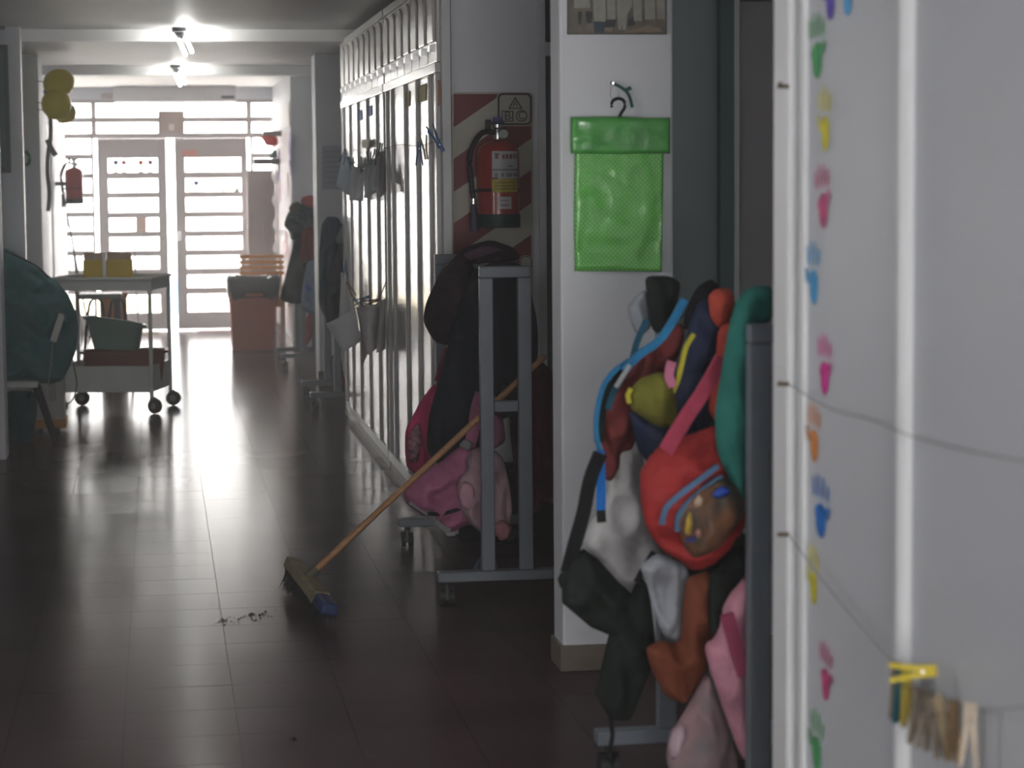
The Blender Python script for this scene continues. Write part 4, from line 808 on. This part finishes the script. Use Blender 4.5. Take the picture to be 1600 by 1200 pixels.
obj('rim', MB().tube([TM @ Vector(p) for p in ((-TW-0.015,-0.015,0.925),(0.015,-0.015,0.925),(0.015,TD+0.015,0.925),(-TW-0.015,TD+0.015,0.925),(-TW-0.015,-0.015,0.925))], 0.012, 8), TRW, tr, smooth=True)
for lx, ly in ((0,0),(0,TD),(-TW,0),(-TW,TD)):
    obj('leg', MB().tube([TM @ Vector((lx, ly, 0.10)), TM @ Vector((lx, ly, 0.86))], 0.014, 12), TRW, tr, smooth=True)
    p = TM @ Vector((lx+0.02, ly, 0.052))
    wa = math.radians(50 if (lx, ly) == (0, 0) else 78 if ly else 70); WR = Matrix.Translation(p) @ Matrix.Rotation(wa, 4, 'Z')
    wm = MB().lathe((-0.016,0,0), [(0.035,-0.002),(0.052,0.0),(0.052,0.032),(0.035,0.034)], 20, 'x'); wm.v = [WR @ v for v in wm.v]
    cs = obj('caster', wm, BLACK, tr, smooth=True)
    wm = MB().lathe((-0.02,0,0), [(0.022,0),(0.022,0.040)], 14, 'x'); wm.v = [WR @ v for v in wm.v]
    obj('hub', wm, mat('grey_hub', (0.32,0.32,0.32), 0.5), cs, smooth=True)
    q = TM @ Vector((lx, ly, 0)); obj('fork', MB().box(q.x-0.014, q.x+0.03, q.y-0.02, q.y+0.02, 0.09, 0.112).box(p.x-0.024, p.x-0.019, p.y-0.015, p.y+0.015, 0.045, 0.1), DARKM, cs)
YLB = mat('yellow_box_card', (0.62, 0.45, 0.04), 0.6, var=0.1); TAN = mat('pinkish_tan_card', (0.55, 0.38, 0.27), 0.7)
for x0, x1, lb in ((130,161,'left yellow file box with a tan top on the trolley'),(166,207,'wider yellow file box with a tan top on the trolley')):
    a, b = P(x0, 428, 16.25), P(x1, 403, 16.25); r = thing('file_box', (a.x, 16.3, 0.86), lb, 'box')
    obj('body', box(a.x, b.x, 16.24, 16.37, 0.859, 1.045), YLB, r, bevel=0.006)
    w = b.x-a.x
    obj('folder', box(a.x+0.008, b.x-w*0.45, 16.25, 16.36, 1.045, 1.095), TAN, r); obj('folder', box(b.x-w*0.35, b.x-0.008, 16.25, 16.36, 1.045, 1.095), TAN, r)
    obj('paper_block', box(b.x-w*0.45, b.x-w*0.35, 16.255, 16.355, 1.045, 1.085), PAPER, r)
p = P(163, 430, 16.2); obj('upright_divider', MB().box(p.x-0.011, p.x+0.011, 16.19, 16.215, 0.859, 1.10).box(p.x-0.03, p.x+0.03, 16.17, 16.235, 0.857, 0.865), TRW, label='white upright divider between the yellow file boxes', cat='divider')
# green tub on a red tray in the lower shelf
def tub(name, px_top, px_bot, ztop, zbot, Y, depth, m, label, wall=0.01, tilt=0.0):
    a, b = P(px_top[0], 500, Y).x, P(px_top[1], 500, Y).x; c, d = P(px_bot[0], 550, Y).x, P(px_bot[1], 550, Y).x
    mb = MB(); n = 28; prof = []
    def ringp(x0, x1, dp, z, tl):
        cx, hw = (x0+x1)/2, (x1-x0)/2; out = []
        for k in range(n):
            q = 2*math.pi*k/n; e = 0.55; X = hw*math.copysign(abs(math.cos(q))**e, math.cos(q)); Yy = dp/2*math.copysign(abs(math.sin(q))**e, math.sin(q)); out.append(Vector((cx+X, Y+depth/2+Yy, z-tl*X)))
        return out
    rings = [ringp(c, d, depth*0.8, zbot, tilt*0.3), ringp(a+0.01, b-0.01, depth*0.97, ztop-0.02, tilt), ringp(a-0.012, b+0.012, depth+0.02, ztop-0.018, tilt), ringp(a-0.012, b+0.012, depth+0.02, ztop, tilt), ringp(a+wall, b-wall, depth-wall*2, ztop-0.003, tilt), ringp(c+wall, d-wall, depth*0.78, zbot+0.015, tilt*0.3)]
    for r_ in rings: mb.v += r_
    for i in range(len(rings)-1):
        for k in range(n): mb.f.append((i*n+k, i*n+(k+1) % n, (i+1)*n+(k+1) % n, (i+1)*n+k))
    mb.f += [tuple(range(n))[::-1], tuple((len(rings)-1)*n+k for k in range(n))]
    return obj(name, mb, m, smooth=True, label=label, cat='tub')
tub('red_tray', (125,260), (132,252), 0.415, 0.165, 16.1, 0.36, mat('brick_red_plastic', (0.20,0.05,0.035), 0.45), 'brick red shallow tub lying in the lower trolley tray')
tub('laundry_tub', (131,226), (146,218), 0.625, 0.425, 16.12, 0.30, mat('grey_green_plastic', (0.13,0.24,0.20), 0.4), 'grey green oval tub stacked on the red one', tilt=0.16)
# chair standing behind the trolley
sc_ = thing('school_chair', (-0.35, 18.0, 0), 'grey topped stool on dark bent tube legs behind the trolley', 'stool')
a, b = P(122, 461, 18.0), P(190, 461, 18.0)
obj('seat', box(a.x, b.x, 18.0, 18.35, b.z-0.03, b.z+0.01), mat('grey_laminate', (0.22,0.24,0.24), 0.4), sc_, bevel=0.008)
for x in (134, 168):
    c, d = P(x, 500, 18.05), P(x+26, 500, 18.05)
    obj('leg_hoop', MB().tube(crom([Vector((c.x-0.04, 18.08, 0.0)), Vector((c.x, 18.08, 0.42)), Vector((c.x+0.04, 18.08, b.z-0.05)), Vector((c.x+0.12, 18.08, b.z-0.05)), Vector((d.x+0.02, 18.08, 0.42)), Vector((d.x+0.06, 18.08, 0.0))], 0.04, closed=False), 0.011, 8), DARKM, sc_, smooth=True)
obj('leg', box(P(183,470,18.1).x-0.025, P(183,470,18.1).x+0.025, 18.1, 18.14, 0, b.z-0.03), DARKM, sc_)
obj('cardboard_box', MB().box(-0.48, -0.26, 19.4, 19.6, 0.0, 0.62).box(-0.49, -0.25, 19.39, 19.61, 0.62, 0.66), mat('orange_card_box', (0.65,0.30,0.12), 0.7), label='orange card box on the floor behind the stool', cat='box', bevel=0.005)

# ------------------------------------------------------------------ left: chair, teal bags, appliance
TB = fabric('teal_cloth', (0.03, 0.16, 0.165), rough=0.7); TB2 = fabric('dark_teal_cloth', (0.02, 0.08, 0.095))
yc = 14.05
ch = thing('school_chair', (-0.85, yc+0.1, 0), 'small white seated school chair with dark tube legs under the teal sack', 'chair')
zs = P(40, 600, yc).z; xr_ = P(60, 600, yc).x
obj('seat', box(-1.18, xr_, yc-0.06, yc+0.34, zs-0.02, zs+0.02), mat('white_laminate', (0.55,0.57,0.56), 0.4), ch, bevel=0.008)
ft = PF(86, 694)
for (x0, y0), (x1, y1) in (((xr_-0.02, yc-0.02), (ft.x, ft.y)), ((xr_-0.02, yc+0.3), (ft.x, yc+0.36)), ((-1.15, yc-0.02), (-1.24, yc-0.06)), ((-1.15, yc+0.3), (-1.24, yc+0.36))):
    obj('leg', MB().tube([(x0, y0, zs-0.02), (x1, y1, 0.0)], 0.013, 8), DARKM, ch, smooth=True)
obj('backrest', MB().box(-1.19, -1.165, yc, yc+0.3, zs+0.25, zs+0.4).tube([(-1.18, yc+0.02, zs), (-1.18, yc+0.02, zs+0.27)], 0.012, 8).tube([(-1.18, yc+0.28, zs), (-1.18, yc+0.28, zs+0.27)], 0.012, 8), DARKM, ch)
tb = garment('sack', [(-30,405),(-5,388),(20,394),(45,413),(75,432),(88,442),(106,462),(118,490),(121,515),(118,545),(108,570),(97,592),(80,597),(62,596),(10,596),(-25,594)], 14.22, 0.17, TB, 'large teal cloth sack slumped on the small chair', 'sack', seed=51, fold=0.03, fx=6, fz=4)
obj('fold_edge', MB().tube(crom([P(x, y, 14.1) for x, y in [(8,392),(35,404),(60,418),(76,434)]], 0.03, closed=False), 0.006, 6), BLK, tb, smooth=True)
garment('sack', [(4,612),(55,612),(58,640),(50,690),(20,712),(0,712)], 14.35, 0.12, TB2, 'dark teal sack on the floor under the small chair', 'sack', seed=52, fold=0.02)
wh = thing('squeegee', P(75, 603, 13.98), 'white handled stick leaning against the teal sack', 'stick')
d0, d1, d2_ = P(97, 490, 13.98), P(83, 534, 13.98), P(76, 602, 13.98)
obj('grip', MB().ribbon([d0, d1], 0.042, 0.02), mat('white_plastic', (0.60,0.62,0.60), 0.4), wh, bevel=0.006); obj('rod', MB().tube([d1, d2_], 0.006, 8), CHROME, wh)
obj('clip', MB().tube([P(92,487,13.96), P(100,489,13.96), P(103,503,13.96)], 0.006, 6), CHROME, wh)
ap = thing('floor_polisher', PF(75, 677)*1.0, 'pale appliance with an orange base standing behind the chair', 'appliance')
p0, p1 = PF(48, 677), PF(104, 676); ya = p1.y
obj('body', box(p0.x, p1.x-0.01, ya, ya+0.28, 0.07, 0.46), mat('pale_grey_plastic', (0.42,0.42,0.40), 0.45), ap, bevel=0.015)
obj('base', box(p0.x-0.01, p1.x, ya-0.012, ya+0.3, 0.03, 0.085), mat('orange_plastic', (0.55,0.22,0.03), 0.45), ap, bevel=0.012)
obj('panel', box(p0.x+0.12, p1.x-0.06, ya-0.004, ya, 0.20, 0.40), mat('mid_grey_plastic', (0.30,0.30,0.29), 0.45), ap)
for x in (p0.x+0.06, p1.x-0.06): obj('wheel', MB().lathe((x-0.015, ya+0.1, 0.03), [(0.03,0),(0.03,0.03)], 16, 'x'), BLACK, ap, smooth=True)
obj('cable', MB().tube(crom([P(x, y, 14.8) for x, y in [(112,555),(117,580),(120,602),(114,624),(104,632)]], 0.02, closed=False), 0.005, 6), BLACK, ap, smooth=True)
# dark notice board and emergency lamp on the left piers
nbd = thing('notice_board', P(2, 270, 14.88), 'dark framed notice board on the left pier', 'board')
a, b = P(12, 70, 14.88), P(12, 270, 14.88)
obj('frame', box(-1.25, a.x, 14.865, 14.9, b.z, a.z), mat('dark_frame', (0.10,0.12,0.12), 0.5), nbd, bevel=0.005); obj('felt', box(-1.22, a.x-0.03, 14.86, 14.866, b.z+0.03, a.z-0.03), TEALD, nbd)
e0 = P(6, 15, 14.8); obj('emergency_light', MB().box(e0.x-0.2, e0.x, 14.80, 14.9, P(6,45,14.8).z, e0.z).box(e0.x-0.18, e0.x-0.02, 14.79, 14.80, P(6,42,14.8).z, P(6,20,14.8).z), mat('grey_green_lamp', (0.18,0.24,0.23), 0.4), label='grey green emergency light box high on the left pier', cat='light', bevel=0.012)
obj('green_hook', MB().tube(crom([P(40,236,18.15), P(46,244,18.15), P(45,256,18.15), P(40,258,18.15)], 0.02, closed=False), 0.012, 8), mat('green_plastic', (0.03,0.20,0.14), 0.5), label='small green hook on the white pier below the balloons', cat='hook', smooth=True)
# balloons
BAL = mat('yellow_balloon', (0.80, 0.66, 0.06), 0.3, 0.5, 0.05, 4, coat=0.2)
for k, (x, y, Y, rx, rz, tl, lb) in enumerate([(92,130,18.10,24,22,-0.35,'top yellow balloon of the cluster on the left pier'), (88,163,18.06,23,23,0.5,'middle yellow balloon of the cluster on the left pier'), (101,175,18.2,18,17,0.5,'lowest yellow balloon tucked behind the cluster')]):
    c = P(x, y, Y); s = 3600/Y; rx, rz = rx/s, rz/s; mb = MB(); n = 24; R_ = Matrix.Rotation(tl, 3, 'Y')
    prof = [(rx*math.sin(math.pi*q/14)*(1-0.12*(q/14 > 0.6)*(q/14-0.6)), rz*math.cos(math.pi*q/14)) for q in range(14)]+[(rx*0.06, -rz*1.02), (rx*0.12, -rz*1.1)]
    mb.lathe((0,0,0), prof, n); mb.v = [c+R_ @ v for v in mb.v]
    o_ = obj('balloon', mb, BAL, smooth='all', label=lb, cat='balloon', group='balloons on the left pier')
    obj('tie_string', MB().tube([c, Vector((-0.89, 18.199, c.z+0.02))], 0.003, 6), STR, o_)
rb_ = obj('hanging_ribbon', MB().ribbon(crom([P(x, y, 18.1) for x, y in [(70,140),(78,178),(79,215),(75,240),(74,270),(77,300),(75,330)]], 0.04, closed=False), 0.03, 0.004), mat('grey_ribbon', (0.20,0.20,0.21), 0.5), label='dark grey ribbon trailing below the yellow balloons', cat='ribbon')
obj('bow_tail', MB().ribbon(crom([P(x, y, 18.08) for x, y in [(74,218),(80,232),(87,243)]], 0.03, closed=False), 0.04, 0.004), MATS['grey_ribbon'], rb_)
# extinguisher on the left wall near the doors
e2, c2, R2, H2 = extinguisher(117, 262, 319, 27, 22.0, 'dull red fire extinguisher on the left wall near the entrance', red=(0.30, 0.07, 0.05))
obj('wall_bracket', box(-0.93, c2.x, c2.y+R2*0.7, c2.y+R2*0.7+0.02, c2.z+H2*0.5, c2.z+H2*0.6), DARKM, e2)
# folding easel by the left sidelight
es = thing('easel', (-0.75, 23.9, 0), 'thin folding easel leaning by the left sidelight', 'easel')
for x0, y0, x1 in ((106,340,140),(113,372,128)):
    t, q = P(x0, y0, 23.9), P(x1, 500, 23.9); obj('leg', MB().tube([t, Vector((q.x, 23.9, 0.0))], 0.012, 8), DARKM, es, smooth=True)
obj('leg', MB().tube([P(210, 392, 23.9), Vector((P(216,450,23.9).x, 23.9, 0))], 0.010, 8), DARKM, es)
obj('cross_rail', MB().tube([P(118,398,23.9), P(216,428,23.9)], 0.008, 6), DARKM, es)

# ================================================================== FAR RIGHT: bin, chairs, board, decorations
yb = 21.46; bn = thing('waste_bin', (0.87, yb+0.2, 0), 'terracotta plastic waste bin with a black liner before the entrance', 'bin')
TERR = mat('terracotta_plastic', (0.46, 0.12, 0.055), 0.45, 0.4, 0.05, 4)
tl_, tr_, bl_, brr = P(357, 440, yb).x, P(436, 440, yb).x, P(364, 550, yb).x, P(428, 550, yb).x; zt = P(400, 433, yb).z
def frus(mb, a, b, c, d, y0, y1, i, z0, z1):
    mb.add([(a,y0+i,z0),(b,y0+i,z0),(b,y1-i,z0),(a,y1-i,z0),(c,y0,z1),(d,y0,z1),(d,y1,z1),(c,y1,z1)], [(0,3,2,1),(4,5,6,7),(0,1,5,4),(1,2,6,5),(2,3,7,6),(3,0,4,7)]); return mb
obj('body', frus(MB(), bl_, brr, tl_, tr_, yb, yb+0.42, 0.03, 0.0, zt-0.03), TERR, bn, bevel=0.02)
obj('rim_grip', box((tl_+tr_)/2-0.08, (tl_+tr_)/2+0.08, yb-0.012, yb+0.004, zt-0.18, zt-0.15), TERR, bn, bevel=0.005)
mb = MB(); n = 36
for i, (ex2, z) in enumerate(((0.006, -0.20), (0.014, -0.12), (0.02, -0.03), (0.012, 0.0), (-0.03, -0.01), (-0.05, -0.12))):
    for k in range(n):
        q = 2*math.pi*k/n; e = 0.32; cx, hw = (tl_+tr_)/2, (tr_-tl_)/2+ex2; wob = 0.012*math.sin(k*2.3+i)+0.02*(i == 0)*math.sin(k*1.7)
        mb.v.append(Vector((cx+hw*math.copysign(abs(math.cos(q))**e, math.cos(q)), yb+0.21+(0.21+ex2)*math.copysign(abs(math.sin(q))**e, math.sin(q)), zt+z+wob)))
for i in range(5):
    for k in range(n): mb.f.append((i*n+k, i*n+(k+1) % n, (i+1)*n+(k+1) % n, (i+1)*n+k))
obj('liner', mb, mat('black_bin_liner', (0.025,0.027,0.03), 0.3, 0.5, 0.2, 20, 0.6, 30), bn, smooth='all', solid=0.002)
CHW = mat('orange_plywood', (0.66, 0.33, 0.07), 0.4, 0.4, 0.12, 5, stretch=(1,1,8)); CHL = mat('tan_tube', (0.40,0.28,0.18), 0.4)
y_ch = 22.35
for k in range(4):
    z0 = 0.38+k*0.028; a, b = P(374, 420, y_ch).x, P(444, 420, y_ch).x
    r = thing('stacking_chair', ((a+b)/2, y_ch, 0 if k == 0 else z0), ('bottom','second','third','topmost')[k]+' orange plywood chair of the stack behind the bin', 'chair', 'stacked plywood chairs')
    zt_ = P(410, 427-k*8.5, y_ch).z
    mb = MB(); n = 8
    for i in range(n+1):
        u = i/n; x = a+(b-a)*u; yy = y_ch+0.05*math.sin(math.pi*u)+k*0.012
        mb.v += [Vector((x, yy, zt_-0.017)), Vector((x, yy, zt_+0.019)), Vector((x, yy+0.012, zt_+0.019)), Vector((x, yy+0.012, zt_-0.017))]
    for i in range(n):
        for q in range(4): mb.f.append((i*4+q, i*4+(q+1) % 4, i*4+4+(q+1) % 4, i*4+4+q))
    mb.f += [(3,2,1,0), tuple(n*4+q for q in range(4))]
    obj('backrest', mb, CHW, r, bevel=0.006)
    obj('seat', box(a+0.02, b-0.02, y_ch-0.42, y_ch-0.02, z0, z0+0.014), CHW, r, bevel=0.005)
    for x in (a+0.03, b-0.03):
        obj('leg', MB().tube([(x, y_ch-0.4+k*0.006, z0), (x, y_ch-0.42+k*0.006, 0.0 if k == 0 else z0-0.30)], 0.011, 8), CHL, r, smooth=True)
        obj('leg', MB().tube([(x, y_ch+0.03+k*0.014, zt_), (x, y_ch+0.0+k*0.014, z0), (x, y_ch+0.08+k*0.014, 0.0 if k == 0 else z0-0.30)], 0.011, 8), CHL, r, smooth=True)
bp_ = thing('display_panel', (1.1, 24.3, 0), 'tall mauve grey board standing before the right sidelight', 'board')
a, b = P(386, 300, 24.2).x, XR-0.014; zt2 = P(400, 266, 24.2).z
obj('panel', box(a+0.015, b, 24.2, 24.24, 0.0, zt2), mat('mauve_grey_panel', (0.42,0.36,0.35), 0.5), bp_); obj('edge', box(a, a+0.016, 24.19, 24.245, 0.0, zt2+0.005), DOORP, bp_)
# small shelf and coloured cloths on the right wall by the doors
sh = thing('wall_shelf', P(414, 257, 23.4), 'short dark shelf on the right wall above the mauve board', 'shelf')
a = P(396, 250, 23.4); obj('board', box(a.x, XR, 23.3, 23.5, P(396,257,23.4).z, P(396,248,23.4).z), mat('dark_shelf', (0.10,0.10,0.10), 0.5), sh); obj('bracket', box(XR-0.02, XR, 23.36, 23.44, P(396,270,23.4).z, P(396,257,23.4).z), DARKM, sh)
garment('cloth', [(419,247),(425,237),(432,234),(434,247)], 23.4, 0.06, fabric('pale_teal', (0.20,0.30,0.28)), 'pale teal cloth bundle on the short dark shelf', 'cloth', seed=61)
sh2 = thing('wall_shelf', P(418, 230, 23.0), 'upper shelf draped in red on the right wall by the doors', 'shelf')
a = P(411, 212, 23.0); obj('board', box(a.x, XR, 22.92, 23.1, P(411,213,23).z, P(411,205,23).z), mat('grey_green_box', (0.30,0.36,0.34), 0.6), sh2)
garment('banner', [(404,212),(434,213),(434,228),(416,228),(412,220)], 22.9, 0.012, fabric('coral_banner', (0.75,0.14,0.12)), 'coral red banner hanging from the upper shelf by the doors', 'banner', seed=62, fold=0.006)
# paper mural on the right end wall
mu = thing('paper_mural', (XR-0.012, 22.9, 0.35), 'pink and white paper mural with purple shapes on the right end wall', 'mural')
MUR = mat('mural_paper', (0.72,0.60,0.62), 0.6, 0.3, 0.2, 7, col2=(0.82,0.78,0.78)); PUR = mat('purple_paper', (0.18,0.10,0.42), 0.6); MPK = mat('pink_paper', (0.72,0.36,0.42), 0.6, var=0.2, vs=12); MWH = mat('white_paper', (0.82,0.79,0.78), 0.6)
obj('backing', box(XR-0.006, XR-0.002, 21.42, 24.55, 0.15, 2.05), MUR, mu)
obj('upper_strip', box(XR-0.012, XR-0.002, 21.42, 24.6, 2.07, 2.3), MWH, mu)
def blob(y, z, ry, rz, m, nm, seed, dx=0.004):
    pts = []
    for k in range(18):
        q = 2*math.pi*k/18; w = 1+0.25*noise.noise(Vector((math.cos(q)*1.5, math.sin(q)*1.5, seed))); pts.append((XR-0.004-dx, y+ry*w*math.cos(q), z+rz*w*math.sin(q)))
    obj(nm, MB().prism(pts, (0.003, 0, 0)), m, mu)
for k, (x, y) in enumerate([(437,245),(436,268),(437,282),(455,218),(454,232),(455,250),(455,262)]):
    c = PX(x, y, XR); blob(c.y, c.z, 0.16, 0.07, PUR, 'purple_shape', k, 0.006)
for k in range(16):
    rr = random.Random(k+40); y, z = rr.uniform(21.6, 24.4), rr.uniform(0.35, 1.6); blob(y, z, rr.uniform(0.12, 0.25), rr.uniform(0.05, 0.13), MPK if k % 2 else MWH, 'paper_cutout', k+20, 0.004+0.0004*k)
# curled paper edges
for k, z in enumerate((0.75, 1.0, 1.25, 1.5)):
    mb = MB(); n = 8; y0 = 24.05
    for i in range(n+1):
        t = i/n; mb.v += [Vector((XR-0.005-0.05*math.sin(t*math.pi)**2, y0, z+0.24*t)), Vector((XR-0.005, y0-0.35, z+0.24*t))]
    for i in range(n): mb.f.append((2*i, 2*i+1, 2*i+3, 2*i+2))
    obj('curled_paper', mb, MWH, mu, solid=0.002, smooth='all')
# notices on the far pier
nt_ = thing('notice_sheet', P(514, 296, 18.02), 'pale blue grey printed notice on the pier past the lockers', 'notice')
PBG = mat('pale_blue_notice', (0.55,0.57,0.66), 0.7)
def dq(px, Y, t=0.003): return MB().prism(poly(px, Y), (0, t, 0))
obj('sheet', dq([(503,228),(538,227),(538,296),(503,297)], 18.026), PBG, nt_)
for k in range(7): obj('print', dq([(507,236+k*8),(534,235.5+k*8),(534,238+k*8),(507,238.5+k*8)], 18.0245, 0.001), mat('faint_print', (0.42,0.44,0.56), 0.7), nt_)
# stickers and papers on the doors
def tulip(x, y, c, g, label, leaf=True, hh=8):
    poly = lambda px, Y: [P(x+(a-x)*1.3, y+(b-y)*1.2, Y) for a, b in px]
    Yq = YG-0.032 if False else YG-0.010; r = thing('flower_sticker', P(x, y+hh*2, Yq), label, 'sticker')
    M1 = mat('sticker_%d_%d_%d' % tuple(int(v*100) for v in c), c, 0.6); M2 = mat('sticker_leaf_%d' % int(g[1]*100), g, 0.6)
    obj('blossom', MB().prism(poly([(x-3.5,y-4),(x-1.2,y-2),(x,y-4.5),(x+1.2,y-2),(x+3.5,y-4),(x+3.2,y+3),(x,y+5),(x-3.2,y+3)], Yq), (0, 0.001, 0)), M1, r)
    obj('leaves', MB().prism(poly([(x-4.5,y+8),(x-2,y+10),(x-0.4,y+13),(x-0.4,y+5),(x+0.4,y+5),(x+0.4,y+13),(x+2,y+10),(x+4.5,y+8),(x+2.5,y+14.5),(x,y+16),(x-2.5,y+14.5)], Yq), (0, 0.001, 0)), M2, r)
tulip(181, 253, (0.10,0.13,0.35), (0.35,0.50,0.10), 'blue tulip sticker on the top pane of the left door')
tulip(193.5, 253, (0.55,0.13,0.10), (0.55,0.60,0.06), 'dull red tulip sticker with lime leaves on the left door')
tulip(220, 253, (0.85,0.16,0.05), (0.06,0.22,0.10), 'orange red tulip sticker on the left door')
tulip(235, 253, (0.45,0.12,0.22), (0.08,0.35,0.08), 'plum tulip sticker on the left door')
tulip(306.5, 285, (0.10,0.18,0.45), (0.08,0.25,0.12), 'blue flower sticker on the second pane of the right door')
r = thing('butterfly_sticker', P(349, 299, YG-0.01), 'small red butterfly sticker on the right door', 'sticker')
for s in (-1, 1): obj('wing', MB().prism(poly([(349,296),(349+s*4,291),(349+s*4.5,295),(349+s*3,299),(349,299)], YG-0.01), (0, 0.001, 0)), mat('butterfly_red', (0.55,0.15,0.10), 0.6), r)
r = thing('snail_sticker', P(370, 302, YG-0.01), 'green and blue blob sticker at the edge of the right door', 'sticker')
obj('body', MB().prism(poly([(365,301),(366,297),(371,296),(375,298),(374,302)], YG-0.01), (0, 0.001, 0)), mat('sticker_blue', (0.05,0.12,0.45), 0.6), r); obj('shell', MB().prism(poly([(367,297),(369,293),(373,292),(375,295),(373,297)], YG-0.0115), (0, 0.001, 0)), mat('sticker_lime', (0.35,0.60,0.05), 0.6), r)
KR = mat('translucent_brown_paper', (0.45,0.36,0.32), 0.8)
pn = thing('paper_notice', P(268, 207, YG-0.01), 'brown paper notice taped across the transom glass', 'notice')
obj('sheet', dq([(247,173),(288,173),(288,208),(247,208)], YG-0.008, 0.002), KR, pn); obj('mark', dq([(264,194),(272,194),(272,204),(264,204)], YG-0.0095, 0.001), MWH, pn)
obj('paper_notice', dq([(212,340),(229,340),(229,363),(212,363)], YG-0.012, 0.002), mat('tan_paper', (0.62,0.44,0.34), 0.8), label='tan paper square on a pane of the left door', cat='notice')
obj('door_label', dq([(284,234),(308,234),(308,244),(284,244)], YG-0.034, 0.003), mat('coral_label', (0.75,0.35,0.30), 0.6), label='coral pink label on the top rail of the right door', cat='label')

# thin volume added to imitate the lens glare of the bright doors
hm = bpy.data.materials.new('glare_haze'); hm.use_nodes = True; nt = hm.node_tree
nt.nodes.remove(nt.nodes['Principled BSDF']); vs = nt.nodes.new('ShaderNodeVolumeScatter')
vs.inputs['Density'].default_value = 0.022; vs.inputs['Anisotropy'].default_value = 0.6
nt.links.new(vs.outputs[0], nt.nodes['Material Output'].inputs['Volume'])
obj('glare_haze', box(-1.79, 2.89, -3.9, YD-0.05, 0.001, HC-0.001), hm, kind='structure')
